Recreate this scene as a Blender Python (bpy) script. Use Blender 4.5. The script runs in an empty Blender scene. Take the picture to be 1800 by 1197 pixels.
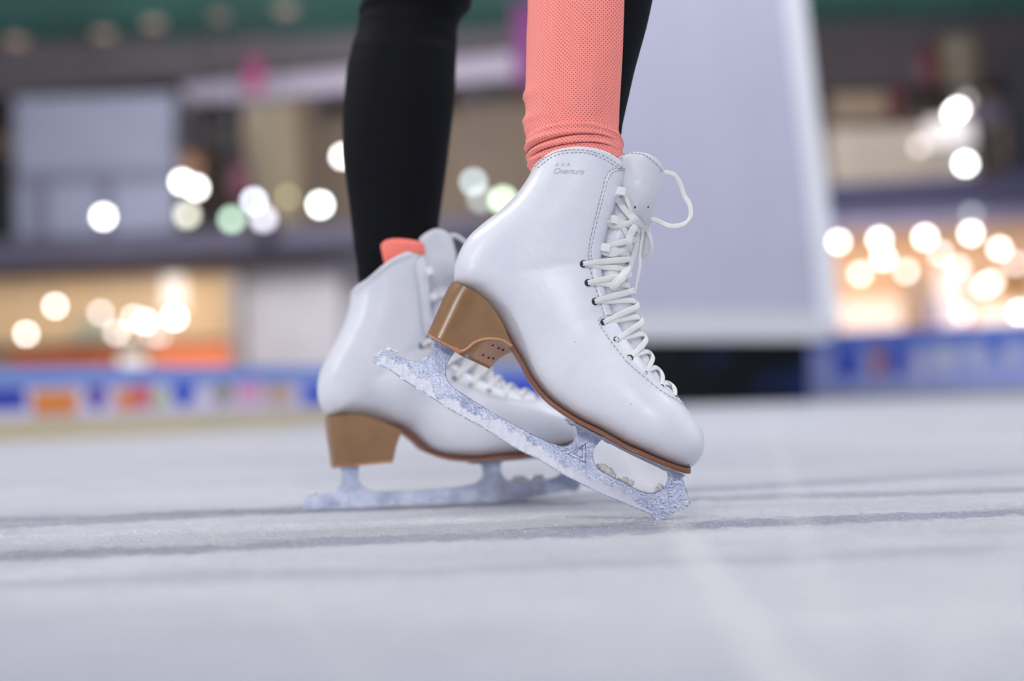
import bpy, bmesh, math, random
from mathutils import Vector, Matrix, noise
from mathutils.bvhtree import BVHTree
random.seed(7)
PI = math.pi
sc = bpy.context.scene
C = sc.collection

# ------------------------------------------------------------------ camera
F_PX = 2500.0
PITCH, ROLL = math.radians(2.14), math.radians(1.6)
FWD = Vector((0, math.cos(PITCH), math.sin(PITCH)))
R0 = Vector((1, 0, 0)); U0 = Vector((0, -math.sin(PITCH), math.cos(PITCH)))
RIGHT = R0*math.cos(ROLL) - U0*math.sin(ROLL)
UP = R0*math.sin(ROLL) + U0*math.cos(ROLL)
def ray(px, py):
    return FWD + RIGHT*((px-900)/F_PX) + UP*((598.5-py)/F_PX)
D1, D2 = 1.14, 1.345          # distance of the raised skate and of the standing skate
_d = ray(1160, 913)
CAM_H = -_d.z*(D1/_d.y)
CAM = Vector((0, 0, CAM_H))
def at(px, py, Y):
    d = ray(px, py)
    return CAM + d*(Y/d.y)
cam_d = bpy.data.cameras.new('camera'); cam = bpy.data.objects.new('camera', cam_d); C.objects.link(cam)
cam_d.sensor_width = 36; cam_d.lens = 50
M_ = Matrix((RIGHT, UP, -FWD)).transposed().to_4x4(); M_.translation = CAM
cam.matrix_world = M_
cam_d.clip_start = 0.02; cam_d.clip_end = 200
cam_d.dof.use_dof = True; cam_d.dof.focus_distance = 1.115; cam_d.dof.aperture_fstop = 2.1
sc.camera = cam

# ------------------------------------------------------------------ view, world, lamps
vs = sc.view_settings
vs.view_transform = 'Standard'; vs.look = 'None'; vs.gamma = 1; vs.use_curve_mapping = False
vs.exposure = 0.08
sc.cycles.use_denoising = True
sc.cycles.max_bounces = 6
sc.cycles.sample_clamp_indirect = 6
sc.cycles.caustics_reflective = False; sc.cycles.caustics_refractive = False
W = bpy.data.worlds.new('world'); sc.world = W; W.use_nodes = True
nt = W.node_tree; nt.nodes.clear()
wo = nt.nodes.new('ShaderNodeOutputWorld'); bg = nt.nodes.new('ShaderNodeBackground')
tc = nt.nodes.new('ShaderNodeTexCoord'); sx = nt.nodes.new('ShaderNodeSeparateXYZ'); cr = nt.nodes.new('ShaderNodeValToRGB')
nt.links.new(tc.outputs['Generated'], sx.inputs[0]); nt.links.new(sx.outputs['Z'], cr.inputs[0])
nt.links.new(cr.outputs[0], bg.inputs[0]); nt.links.new(bg.outputs[0], wo.inputs[0])
e = cr.color_ramp.elements
e[0].position = 0.0; e[0].color = (0.50, 0.50, 0.58, 1)
e[1].position = 1.0; e[1].color = (0.62, 0.64, 0.74, 1)
n = e.new(0.25); n.color = (0.40, 0.40, 0.50, 1)
bg.inputs[1].default_value = 0.62
def area(name, loc, target, sx_, sy_, power, col):
    l = bpy.data.lights.new(name, 'AREA'); l.shape = 'RECTANGLE'; l.size = sx_; l.size_y = sy_
    l.energy = power; l.color = col
    o = bpy.data.objects.new(name, l); C.objects.link(o); o.location = loc
    o.rotation_euler = (Vector(target)-Vector(loc)).to_track_quat('-Z', 'Y').to_euler()
    return o
area('rink_lamp', (-0.6, -2.2, 4.2), (0, 1.2, 0.1), 2.6, 1.0, 96, (1.0, 0.985, 0.96))
area('rink_side_lamp', (0.75, -3.2, 0.85), (0, 1.2, 0.15), 0.5, 0.5, 32, (1.0, 0.985, 0.96))
area('rink_side_lamp', (-2.4, 0.1, 0.9), (0, 1.2, 0.15), 0.25, 1.1, 16, (1.0, 0.97, 0.95))
area('rink_lamp', (3.2, 1.8, 4.4), (0.1, 1.3, 0.1), 1.2, 2.0, 110, (0.95, 0.97, 1.0))
area('rink_lamp', (-3.4, 2.6, 4.0), (-0.1, 1.3, 0.1), 1.2, 1.6, 80, (1.0, 0.97, 0.94))
area('rink_lamp', (0, 6.5, 6), (0, 8.6, 0.5), 6, 2, 235, (0.98, 0.98, 1.0))
area('mall_lamp', (0, 16.5, 5.6), (0, 26, 3.2), 14, 1.5, 1000, (1.0, 0.96, 0.93))

# ------------------------------------------------------------------ helpers
def lin(c):
    c = c/255.0
    return c/12.92 if c <= 0.04045 else ((c+0.055)/1.055)**2.4
def rgb(r, g, b): return (lin(r), lin(g), lin(b), 1)
def mat(name, col, rough=0.5, metal=0, emit=None, es=0, **kw):
    m = bpy.data.materials.new(name); m.use_nodes = True
    p = m.node_tree.nodes['Principled BSDF']
    p.inputs['Base Color'].default_value = col
    p.inputs['Roughness'].default_value = rough; p.inputs['Metallic'].default_value = metal
    if emit: p.inputs['Emission Color'].default_value = emit; p.inputs['Emission Strength'].default_value = es
    for k, v in kw.items(): p.inputs[k.replace('_', ' ')].default_value = v
    return m
class N:
    """small node-building helper"""
    def __init__(s, m): s.t = m.node_tree; s.p = s.t.nodes['Principled BSDF']; s.tc = s.t.nodes.new('ShaderNodeTexCoord')
    def new(s, kind, **kw):
        n = s.t.nodes.new('ShaderNode'+kind)
        for k, v in kw.items(): setattr(n, k, v)
        return n
    def l(s, a, b): s.t.links.new(a, b)
    def noise(s, scale, detail=4, rough=0.5, coord='Object', vec=None, dist=0):
        n = s.new('TexNoise'); n.inputs['Scale'].default_value = scale; n.inputs['Detail'].default_value = detail
        n.inputs['Roughness'].default_value = rough; n.inputs['Distortion'].default_value = dist
        s.l(vec if vec is not None else s.tc.outputs[coord], n.inputs['Vector']); return n.outputs['Fac']
    def map(s, sc_, coord='Object', rot=(0, 0, 0), loc=(0, 0, 0)):
        n = s.new('Mapping'); n.inputs['Scale'].default_value = sc_; n.inputs['Rotation'].default_value = rot
        n.inputs['Location'].default_value = loc
        s.l(s.tc.outputs[coord], n.inputs['Vector']); return n.outputs[0]
    def ramp(s, fac, stops):
        n = s.new('ValToRGB'); el = n.color_ramp.elements
        while len(el) < len(stops): el.new(0.5)
        for q, (pos, c) in zip(el, stops):
            q.position = pos; q.color = c if isinstance(c, tuple) else (c, c, c, 1)
        s.l(fac, n.inputs[0]); return n.outputs[0]
    def mix(s, fac, a, b, mode='MIX'):
        n = s.new('Mix', data_type='RGBA', blend_type=mode)
        for sock, v in ((n.inputs[0], fac), (n.inputs[6], a), (n.inputs[7], b)):
            if isinstance(v, (int, float, tuple)): sock.default_value = v
            else: s.l(v, sock)
        return n.outputs[2]
    def math(s, op, a, b=None, c=None, clamp=False):
        n = s.new('Math', operation=op); n.use_clamp = clamp
        for i, v in enumerate((a, b, c)):
            if v is None: continue
            if isinstance(v, (int, float)): n.inputs[i].default_value = v
            else: s.l(v, n.inputs[i])
        return n.outputs[0]
    def bump(s, h, strength, dist=0.001, prev=None):
        n = s.new('Bump'); n.inputs['Strength'].default_value = strength; n.inputs['Distance'].default_value = dist
        s.l(h, n.inputs['Height'])
        if prev is not None: s.l(prev, n.inputs['Normal'])
        s.l(n.outputs[0], s.p.inputs['Normal']); return n.outputs[0]

def obj(name, bm, m, parent=None, smooth=True):
    me = bpy.data.meshes.new(name)
    if isinstance(bm, bmesh.types.BMesh):
        bm.to_mesh(me); bm.free()
    for x in (m if isinstance(m, (list, tuple)) else [m]): me.materials.append(x)
    if smooth: me.polygons.foreach_set('use_smooth', [True]*len(me.polygons))
    o = bpy.data.objects.new(name, me); C.objects.link(o)
    if parent: o.parent = parent
    return o
def tag(o, label, cat=None, group=None, kind=None):
    if label: o['label'] = label
    if cat: o['category'] = cat
    if group: o['group'] = group
    if kind: o['kind'] = kind
    return o
def empty(name, loc=(0, 0, 0)):
    o = bpy.data.objects.new(name, None); C.objects.link(o); o.location = loc; o.empty_display_size = 0.05
    return o
def catmull(pts, k, closed=False):
    """densify a polyline of tuples by Catmull-Rom"""
    n = len(pts); out = []
    for i in range(n if closed else n-1):
        if closed: p = [pts[(i+j-1) % n] for j in range(4)]
        else: p = [pts[max(0, min(n-1, i+j-1))] for j in range(4)]
        for q in range(k):
            t = q/k
            out.append(tuple(0.5*((2*b)+(-a+c)*t+(2*a-5*b+4*c-d)*t*t+(-a+3*b-3*c+d)*t**3) for a, b, c, d in zip(*p)))
    if not closed: out.append(tuple(pts[-1]))
    return out
def ring_bridge(bm, r0, r1, closed=True, uv=None):
    n = len(r0)
    for i in range(n if closed else n-1):
        j = (i+1) % n
        try: bm.faces.new((r0[i], r0[j], r1[j], r1[i]))
        except ValueError: pass
def box_bm(bm, c, s, mat_i=0, bevel=0):
    r = bmesh.ops.create_cube(bm, size=1, matrix=Matrix.Translation(c) @ Matrix.Diagonal((s[0], s[1], s[2], 1)))
    for f in {f for v in r['verts'] for f in v.link_faces}: f.material_index = mat_i
    if bevel:
        bmesh.ops.bevel(bm, geom=list({e for v in r['verts'] for e in v.link_edges}), offset=bevel, segments=2, profile=0.7, affect='EDGES')
def sphere_bm(bm, c, r, sub=2, scale=(1, 1, 1), mat_i=0):
    q = bmesh.ops.create_icosphere(bm, subdivisions=sub, radius=r, matrix=Matrix.Translation(c) @ Matrix.Diagonal((*scale, 1)))
    for f in {f for v in q['verts'] for f in v.link_faces}: f.material_index = mat_i
def tube_bm(bm, pts, rad, seg=10, cap=True, mat_i=0):
    pts = [Vector(p) for p in pts]; rings = []
    prev = None
    for i, p in enumerate(pts):
        t = (pts[min(i+1, len(pts)-1)]-pts[max(0, i-1)]).normalized()
        if prev is None: prev = t.orthogonal().normalized()
        a = (prev - t*prev.dot(t)).normalized(); b = t.cross(a); prev = a
        r = rad[i] if isinstance(rad, (list, tuple)) else rad
        rings.append([bm.verts.new(p + (a*math.cos(2*PI*k/seg)+b*math.sin(2*PI*k/seg))*r) for k in range(seg)])
    fs = set(bm.faces)
    for u, v in zip(rings, rings[1:]): ring_bridge(bm, u, v)
    if cap: bm.faces.new(rings[0][::-1]); bm.faces.new(rings[-1])
    for f in set(bm.faces)-fs: f.material_index = mat_i
def ribbon_bm(bm, pts, nrm, w, t, seg=10):
    """flat lace: centre line, one normal per point, width, thickness"""
    rings = []
    n = len(pts)
    for i in range(n):
        tg = (pts[min(i+1, n-1)]-pts[max(0, i-1)]).normalized()
        nn = (nrm[i]-tg*nrm[i].dot(tg)).normalized(); b = tg.cross(nn)
        ww = w[i] if isinstance(w, (list, tuple)) else w
        ring = []
        for k in range(seg):
            a = 2*PI*k/seg; ca, sa = math.cos(a), math.sin(a)
            ring.append(bm.verts.new(pts[i] + b*(ww/2*math.copysign(abs(ca)**0.6, ca)) + nn*(t/2*math.copysign(abs(sa)**0.8, sa))))
        rings.append(ring)
    for u, v in zip(rings, rings[1:]): ring_bridge(bm, u, v)
    bm.faces.new(rings[0][::-1]); bm.faces.new(rings[-1])
def fix(bm):
    bmesh.ops.recalc_face_normals(bm, faces=bm.faces[:]); return bm

# ------------------------------------------------------------------ materials
def leather_mat(name='white_leather', col=rgb(222, 225, 233), crease=True):
    m = mat(name, col, 0.36, Coat_Weight=0.25, Coat_Roughness=0.25, Specular_IOR_Level=0.5)
    g = N(m)
    f1 = g.noise(1400, 3); f2 = g.noise(60, 4, 0.6, vec=g.map((1, 1, 2.2), rot=(0, 0.5, 0)))
    b = g.bump(f1, 0.22, 0.0004); b = g.bump(f2, 0.35, 0.0012, b)
    g.bump(g.noise(330, 3, 0.6, vec=g.map((2.4, 1, 0.8), rot=(0, 0.6, 0))), 0.12, 0.0006, b)
    n1 = g.noise(38, 2)
    g.l(g.mix(g.ramp(n1, [(0.35, 0.0), (0.75, 1.0)]), col, (col[0]*.93, col[1]*.94, col[2]*.97, 1)), g.p.inputs['Base Color'])
    g.l(g.ramp(g.noise(180, 3), [(0.3, 0.29), (0.8, 0.46)]), g.p.inputs['Roughness'])
    return m
M_LEATHER = leather_mat()
M_TONGUE = leather_mat('tongue_leather', rgb(220, 222, 229))
M_LINING = mat('boot_lining', rgb(214, 214, 216), 0.9)
M_STITCH = mat('stitching_thread', rgb(142, 142, 152), 0.8)
M_EMBOSS = mat('embossed_leather', rgb(182, 184, 194), 0.45)
M_EYE = mat('eyelet_dark_hole', rgb(30, 32, 60), 0.5)
M_HOOK = mat('white_enamel_hook', rgb(238, 239, 243), 0.3)
def lace_mat():
    m = mat('cotton_lace', rgb(226, 226, 226), 0.85, Sheen_Weight=0.3); g = N(m)
    w = g.new('TexWave'); w.inputs['Scale'].default_value = 700; w.inputs['Distortion'].default_value = 2; g.l(g.tc.outputs['Object'], w.inputs['Vector'])
    g.bump(w.outputs['Fac'], 0.35, 0.0003); return m
M_LACE = lace_mat()
def heel_mat():
    m = mat('lacquered_leather_heel', rgb(158, 116, 66), 0.3, Coat_Weight=0.5, Coat_Roughness=0.2); g = N(m)
    n1 = g.noise(30, 5, 0.6); n2 = g.noise(220, 4, 0.7, vec=g.map((1, 1, 6), rot=(0, 0.8, 0)))
    c = g.mix(g.ramp(n1, [(0.3, 0.0), (0.7, 1.0)]), rgb(124, 92, 56), rgb(146, 106, 68))
    c = g.mix(g.ramp(n2, [(0.68, 0.0), (0.74, 0.5)]), c, rgb(200, 160, 110))
    g.l(c, g.p.inputs['Base Color']); g.bump(n2, 0.12, 0.0004); return m
M_HEEL = heel_mat()
M_BREAST = mat('tan_heel_breast', rgb(206, 164, 132), 0.45)
M_SOLE = mat('brown_sole_edge', rgb(126, 78, 52), 0.4, Coat_Weight=0.3)
def steel_mat():
    m = mat('frosted_blade_steel', (0.4, 0.43, 0.52, 1), 0.36, 0.6); g = N(m)
    big = g.noise(45, 5, 0.65); fine = g.noise(1300, 2, 0.5); mid = g.noise(420, 3, 0.6)
    frost = g.math('MULTIPLY', g.ramp(fine, [(0.50, 0.0), (0.60, 1.0)]), g.ramp(big, [(0.40, 0.15), (0.58, 1.0)]))
    dark = g.math('MULTIPLY', g.ramp(mid, [(0.66, 0.0), (0.70, 1.0)]), 0.6)
    c = g.mix(g.ramp(big, [(0.35, 0.0), (0.65, 1.0)]), rgb(146, 156, 186), rgb(184, 194, 220))
    c = g.mix(frost, c, rgb(236, 240, 252)); c = g.mix(dark, c, rgb(52, 62, 92))
    g.l(c, g.p.inputs['Base Color'])
    g.l(g.math('SUBTRACT', 0.65, g.math('MULTIPLY', frost, 0.55)), g.p.inputs['Metallic'])
    g.bump(mid, 0.6, 0.0006); return m
M_STEEL = steel_mat()
M_PLATE = mat('plate_steel', rgb(168, 172, 190), 0.28, 0.9)
M_SCREW = mat('brass_toned_screw', rgb(190, 186, 160), 0.3, 0.9)
def snow_mat():
    m = mat('packed_snow', rgb(232, 234, 246), 0.6, Subsurface_Weight=0.0); g = N(m)
    n1 = g.noise(900, 4, 0.7); g.bump(n1, 0.7, 0.001)
    g.l(g.mix(g.ramp(g.noise(1600, 2), [(0.6, 0.0), (0.66, 1.0)]), rgb(236, 240, 253), rgb(252, 252, 255)), g.p.inputs['Base Color'])
    return m
M_SNOW = snow_mat()
M_DROP = mat('water_droplet', rgb(60, 70, 100), 0.06, 0.0, Specular_IOR_Level=1.0, Coat_Weight=1.0)
def black_cloth():
    m = mat('black_stretch_fabric', rgb(11, 13, 19), 0.7, Specular_IOR_Level=0.12); g = N(m)
    g.bump(g.noise(2500, 2), 0.15, 0.0003); return m
M_BLACK = black_cloth()
def coral_mat(dots):
    m = mat('coral_knit' if not dots else 'perforated_coral_knit', rgb(255, 132, 118), 0.75, Sheen_Weight=0.1); g = N(m)
    if dots:
        s = g.new('SeparateXYZ'); g.l(g.tc.outputs['UV'], s.inputs[0])
        P = 0.0031
        def cell(off):
            a = g.math('SUBTRACT', g.math('FRACT', g.math('ADD', g.math('DIVIDE', s.outputs[0], P), off)), 0.5)
            b = g.math('SUBTRACT', g.math('FRACT', g.math('ADD', g.math('DIVIDE', s.outputs[1], P), off)), 0.5)
            return g.math('SQRT', g.math('ADD', g.math('MULTIPLY', a, a), g.math('MULTIPLY', b, b)))
        d = g.math('MINIMUM', cell(0.0), cell(0.5))
        k = g.ramp(d, [(0.08, 1.0), (0.17, 0.0)])
        g.l(g.mix(k, rgb(255, 148, 137), rgb(150, 46, 48)), g.p.inputs['Base Color'])
        b0 = g.bump(g.ramp(d, [(0.10, 0.0), (0.24, 1.0)]), 0.6, 0.0004)
        g.bump(g.noise(2600, 2), 0.12, 0.0003, b0)
    else:
        g.bump(g.noise(2600, 2), 0.15, 0.0003)
    return m
M_CORAL_D = coral_mat(True); M_CORAL = coral_mat(False)

# ------------------------------------------------------------------ floor: the ice
def ice_mat():
    m = mat('scraped_rink_ice', rgb(214, 216, 228), 0.4, Specular_IOR_Level=0.35); g = N(m)
    s = g.new('SeparateXYZ'); g.l(g.tc.outputs['Object'], s.inputs[0]); X, Y = s.outputs[0], s.outputs[1]
    wob = g.noise(3.0, 6, 0.62, vec=g.map((1, 3.0, 1)))
    fine = g.noise(90, 6, 0.72, vec=g.map((0.35, 1, 1)))
    grain = g.noise(750, 3, 0.7)
    rag = g.noise(42, 7, 0.8, vec=g.map((0.5, 1.6, 1)))
    wide = g.noise(1.6, 5, 0.6, vec=g.map((0.5, 1.4, 1)))
    base = g.mix(g.ramp(wide, [(0.36, 0.0), (0.64, 1.0)]), rgb(219, 222, 234), rgb(242, 243, 250))
    base = g.mix(g.math('MULTIPLY', g.ramp(fine, [(0.40, 0.0), (0.62, 1.0)]), 0.22), base, rgb(200, 204, 220))
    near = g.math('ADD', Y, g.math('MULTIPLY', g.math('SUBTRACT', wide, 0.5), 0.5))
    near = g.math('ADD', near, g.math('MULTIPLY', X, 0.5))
    base = g.mix(g.math('MULTIPLY', g.ramp(near, [(0.36, 1.0), (0.72, 0.0)]), 0.6), base, rgb(176, 181, 206))  # light falloff painted into the ice colour: darker towards the camera and left
    grooves = None
    def line(x0, y0, x1, y1, wid, soft, amt=0.10):
        """distance band around a world-space line across the ice, with a ragged edge"""
        L = math.hypot(x1-x0, y1-y0); nx, ny = -(y1-y0)/L, (x1-x0)/L
        d = g.math('ADD', g.math('MULTIPLY', X, nx), g.math('MULTIPLY', Y, ny))
        d = g.math('SUBTRACT', d, x0*nx+y0*ny)
        d = g.math('ADD', d, g.math('MULTIPLY', g.math('SUBTRACT', wob, 0.5), amt))
        d = g.math('ADD', d, g.math('MULTIPLY', g.math('SUBTRACT', fine, 0.5), amt*0.9))
        d = g.math('ABSOLUTE', d)
        d = g.math('ADD', g.math('DIVIDE', d, wid+soft), g.math('MULTIPLY', g.math('SUBTRACT', rag, 0.5), 0.9 if amt > .05 else 0.2))
        return g.ramp(d, [(wid/(wid+soft)*.8, 1.0), (1.0, 0.0)])
    def ice_pt(px, py):
        d = ray(px, py); t = -CAM.z/d.z; p = CAM+d*t; return p.x, p.y
    for a, b, wid, soft, col, k in (
            ((0, 978), (1790, 899), 0.020, 0.022, rgb(160, 163, 184), 0.75),
            ((0, 926), (1000, 872), 0.018, 0.03, rgb(180, 183, 202), 0.7),
            ((700, 893), (1800, 861), 0.016, 0.02, rgb(170, 173, 193), 0.7),
            ((0, 1030), (1200, 985), 0.012, 0.03, rgb(176, 179, 196), 0.45),
            ((0, 946), (1800, 880), 0.010, 0.03, rgb(240, 241, 248), 0.6),
            ((0, 1000), (1800, 917), 0.014, 0.04, rgb(238, 239, 247), 0.6)):
        mk = line(*ice_pt(*a), *ice_pt(*b), wid, soft)
        base = g.mix(g.math('MULTIPLY', mk, k), base, col)
        if k > 0.68: grooves = mk if grooves is None else g.math('MAXIMUM', grooves, mk)
    for a, b, wid, k in (((1195, 930), (1385, 1197), 0.006, 0.6), ((1790, 960), (1640, 1197), 0.005, 0.22), ((1370, 790), (1390, 860), 0.006, 0.25), ((380, 925), (640, 1197), 0.004, 0.12)):
        mk = line(*ice_pt(*a), *ice_pt(*b), wid, 0.012, 0.012)
        base = g.mix(g.math('MULTIPLY', mk, k), base, rgb(252, 252, 255))
    speck = g.noise(330, 5, 0.8, vec=g.map((0.7, 1, 1))); speck2 = g.noise(120, 5, 0.8, vec=g.map((0.6, 1.3, 1)))
    dk = g.math('ADD', 0.25, g.math('MULTIPLY', grooves, 0.6))
    base = g.mix(g.math('MULTIPLY', g.ramp(speck, [(0.30, 1.0), (0.47, 0.0)]), dk), base, rgb(150, 154, 178))
    base = g.mix(g.math('MULTIPLY', g.ramp(speck2, [(0.32, 1.0), (0.50, 0.0)]), g.math('MULTIPLY', dk, 0.7)), base, rgb(172, 176, 198))
    base = g.mix(g.math('MULTIPLY', g.ramp(speck, [(0.54, 0.0), (0.66, 1.0)]), 0.75), base, rgb(252, 252, 255))
    sp = g.ramp(grain, [(0.64, 0.0), (0.72, 1.0)])
    base = g.mix(g.math('MULTIPLY', sp, 0.5), base, rgb(250, 250, 255))
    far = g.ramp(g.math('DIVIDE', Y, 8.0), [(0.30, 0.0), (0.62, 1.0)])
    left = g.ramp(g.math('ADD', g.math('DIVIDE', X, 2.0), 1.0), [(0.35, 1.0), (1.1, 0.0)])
    base = g.mix(g.math('MULTIPLY', g.math('MULTIPLY', far, left), 0.35), base, rgb(214, 200, 176))  # tan reflection of the kick plate painted into the far left ice
    g.l(base, g.p.inputs['Base Color'])
    g.l(g.ramp(g.noise(14, 4), [(0.3, 0.28), (0.7, 0.6)]), g.p.inputs['Roughness'])
    b = g.bump(fine, 0.35, 0.003)
    b = g.bump(grain, 0.8, 0.002, b)
    g.bump(g.noise(230, 5, 0.75), 0.9, 0.0045, b)
    return m
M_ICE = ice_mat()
def fl_axis(lo, hi, n, far_lo, far_hi, k=10):
    a = [lo + (hi-lo)*i/n for i in range(n+1)]
    left = [lo - (lo-far_lo)*((i+1)/k)**2.2 for i in range(k)][::-1]
    right = [hi + (far_hi-hi)*((i+1)/k)**2.2 for i in range(k)]
    return left + a + right
def ice_pt2(px, py):
    d = ray(px, py); t = -CAM.z/d.z; p = CAM+d*t; return p.x, p.y
RIDGES = [(*ice_pt2(0, 946), *ice_pt2(1800, 880), .012, .0030), (*ice_pt2(0, 1000), *ice_pt2(1800, 917), .016, .0034), (*ice_pt2(0, 910), *ice_pt2(1800, 852), .020, .0022), (*ice_pt2(0, 1040), *ice_pt2(1800, 980), .020, .0012)]
def ice_h(x, y):
    if not (-0.95 < x < 0.95 and 0.35 < y < 1.95): return 0.0
    fade = min(1, (0.95-abs(x))/0.15)*min(1, (y-0.35)/0.2)*min(1, (1.95-y)/0.3)
    v = max(0, noise.noise(Vector((x*110, y*120, 11))))*0.0016 + noise.noise(Vector((x*9, y*30, 0)))*0.0013 + noise.noise(Vector((x*60, y*90, 3)))*0.0008 + abs(noise.noise(Vector((x*170, y*200, 7))))*0.0010
    for x0, y0, x1, y1, wd, hh in RIDGES:
        yl = y0+(y1-y0)*(x-x0)/(x1-x0) + 0.012*noise.noise(Vector((x*5, y0*9, 2)))
        q = math.exp(-((y-yl)/wd)**2)
        if q > 0.02: v += hh*q*(0.5+0.5*noise.noise(Vector((x*14, y*30, 5)))+0.5*abs(noise.noise(Vector((x*70, y*110, 9))))+0.55*noise.noise(Vector((x*200, y*230, 1))))
    return v*fade - 0.0006*fade
xs = fl_axis(-0.56, 0.56, 440, -1.0, 1.0, 60)[0:0] + [-26+25*(1-(1-i/10)**2.2) for i in range(10)] + [-1+0.44*i/60 for i in range(60)] + [-0.56+1.12*i/450 for i in range(451)] + [0.56+0.44*(i+1)/60 for i in range(60)] + [1+25*((i+1)/10)**2.2 for i in range(10)]
ys = [-6+6.35*i/6 for i in range(6)] + [0.35+0.67*i/110 for i in range(110)] + [1.02+0.33*i/170 for i in range(170)] + [1.35+0.6*i/90 for i in range(91)] + [1.95+28*((i+1)/10)**2.2 for i in range(10)]
vv = [(x, y, ice_h(x, y)) for y in ys for x in xs]; nx_ = len(xs)
ff = [(j*nx_+i, j*nx_+i+1, (j+1)*nx_+i+1, (j+1)*nx_+i) for j in range(len(ys)-1) for i in range(nx_-1)]
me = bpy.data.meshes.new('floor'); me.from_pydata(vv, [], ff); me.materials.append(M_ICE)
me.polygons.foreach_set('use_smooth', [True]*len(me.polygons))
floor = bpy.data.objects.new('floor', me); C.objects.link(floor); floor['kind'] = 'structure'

# ------------------------------------------------------------------ the skate (traced side view, built around its own mid-plane)
ORG = at(1160, 913, D1)
_a, _b = at(664, 641, D1), at(1140, 902, D1)
PHI = math.atan2(_b.z-_a.z, _b.x-_a.x)      # slope of the raised blade
_c, _s = math.cos(-PHI), math.sin(-PHI)
def L(px, py, y=0.0):
    """photo point on the skate's mid-plane -> the skate's own frame (x along the blade, z up)"""
    p = at(px, py, D1) - ORG
    return Vector((p.x*_c - p.z*_s, y, p.x*_s + p.z*_c))
MM = 0.001
def loft(secs, k=4, seg=56, raise_top=0.0, raise_n=3, hollow=True, start_cap=True):
    """secs: (A, B, halfwidth mm, exponent at A, exponent at B); A, B photo points of the back/sole and the front outline"""
    data = []
    for A, B, w, pa, pb in secs:
        a, b = L(*A), L(*B); data.append((a.x, a.z, b.x, b.z, w*MM, pa, pb))
    data = catmull(data, k)
    bm = bmesh.new(); rings = []
    n = len(data)
    for i, (ax, az, bx, bz, w, pa, pb) in enumerate(data):
        A = Vector((ax, 0, az)); B = Vector((bx, 0, bz)); w = max(w, 0.0005)
        lift = max(0.0, 1-(n-1-i)/(raise_n*k))**1.5 if raise_top else 0
        d = (B-A); nrm = Vector((-d.z, 0, d.x)).normalized()
        ring = []
        for q in range(seg):
            t = 2*PI*q/seg; u = 0.5-0.5*math.cos(t); s = math.sin(t)
            p = pa*(1-u)+pb*u
            y = -w*math.copysign(abs(s)**p, s)
            ring.append(bm.verts.new(A + d*u + Vector((0, y, 0)) + nrm*(raise_top*lift*abs(s)**1.2)))
        rings.append(ring)
    for r0, r1 in zip(rings, rings[1:]): ring_bridge(bm, r0, r1)
    if start_cap:
        c = sum((v.co for v in rings[0]), Vector())/seg; cv = bm.verts.new(c)
        for q in range(seg): bm.faces.new((rings[0][(q+1) % seg], rings[0][q], cv))
    if hollow:      # rolled rim, then down inside
        last = rings[-1]; c = sum((v.co for v in last), Vector())/seg
        up = rings[-1][0].co - rings[-5][0].co; up = (sum((v.co for v in last), Vector())/seg - sum((v.co for v in rings[-5]), Vector())/seg).normalized()
        prev = last
        for inset, dz in ((0.0004, 0.0008), (0.0016, 0.0013), (0.003, 0.0006), (0.0036, -0.002), (0.004, -0.02), (0.006, -0.045)):
            nr = []
            for v in last:
                dirc = (c-v.co); dirc = dirc.normalized() if dirc.length else dirc
                nr.append(bm.verts.new(v.co + dirc*inset + up*dz))
            ring_bridge(bm, prev, nr)
            if dz < -0.001:
                for f in nr[0].link_faces: pass
            prev = nr
        cv = bm.verts.new(c+up*-0.045)
        for q in range(seg): bm.faces.new((prev[q], prev[(q+1) % seg], cv))
    return fix(bm)

BODY = [((1232, 798), (1236, 790), 4, 1, 1), ((1226, 808), (1236, 778), 14, .9, .9), ((1217, 817), (1235.5, 764), 22, .8, .9), ((1208, 821), (1230, 748), 29, .7, .9), ((1195, 820), (1221, 734), 34, .6, .9), ((1176, 814), (1208, 720), 38, .5, .85),
        ((1150, 804), (1196, 706), 41, .48, .75), ((1118, 790), (1178, 690), 43, .46, .6), ((1093, 779), (1151, 666), 43, .46, .5),
        ((1054, 757), (1130, 639), 43, .46, .45), ((1010, 735), (1111, 612), 41, .48, .42), ((977, 713), (1095, 586), 38, .5, .4),
        ((955, 694), (1086, 571), 36, .55, .3), ((933, 666), (1078, 557), 34, .6, .3), ((917, 636), (1072, 541), 33, .65, .3),
        ((900, 608), (1068, 527), 33, .7, .3), ((875, 563), (1063, 509), 33, .75, .28), ((851, 536), (1060, 491), 33, .8, .28),
        ((826, 515), (1058, 476), 33, .85, .28), ((803, 500), (1057, 462), 33, .9, .28), ((798, 480), (1058, 449), 34, .9, .28),
        ((803, 453), (1061, 430), 35, .9, .28), ((820, 420), (1065, 411), 36, .9, .28), ((848, 393), (1072, 388), 37, .9, .28),
        ((880, 369), (1080, 363), 38, .95, .28), ((905, 345), (1088, 342), 39, 1, .3), ((924, 320), (1094, 325), 40, 1, .35), ((934, 302), (1098, 309), 41, 1, .45)]
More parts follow.
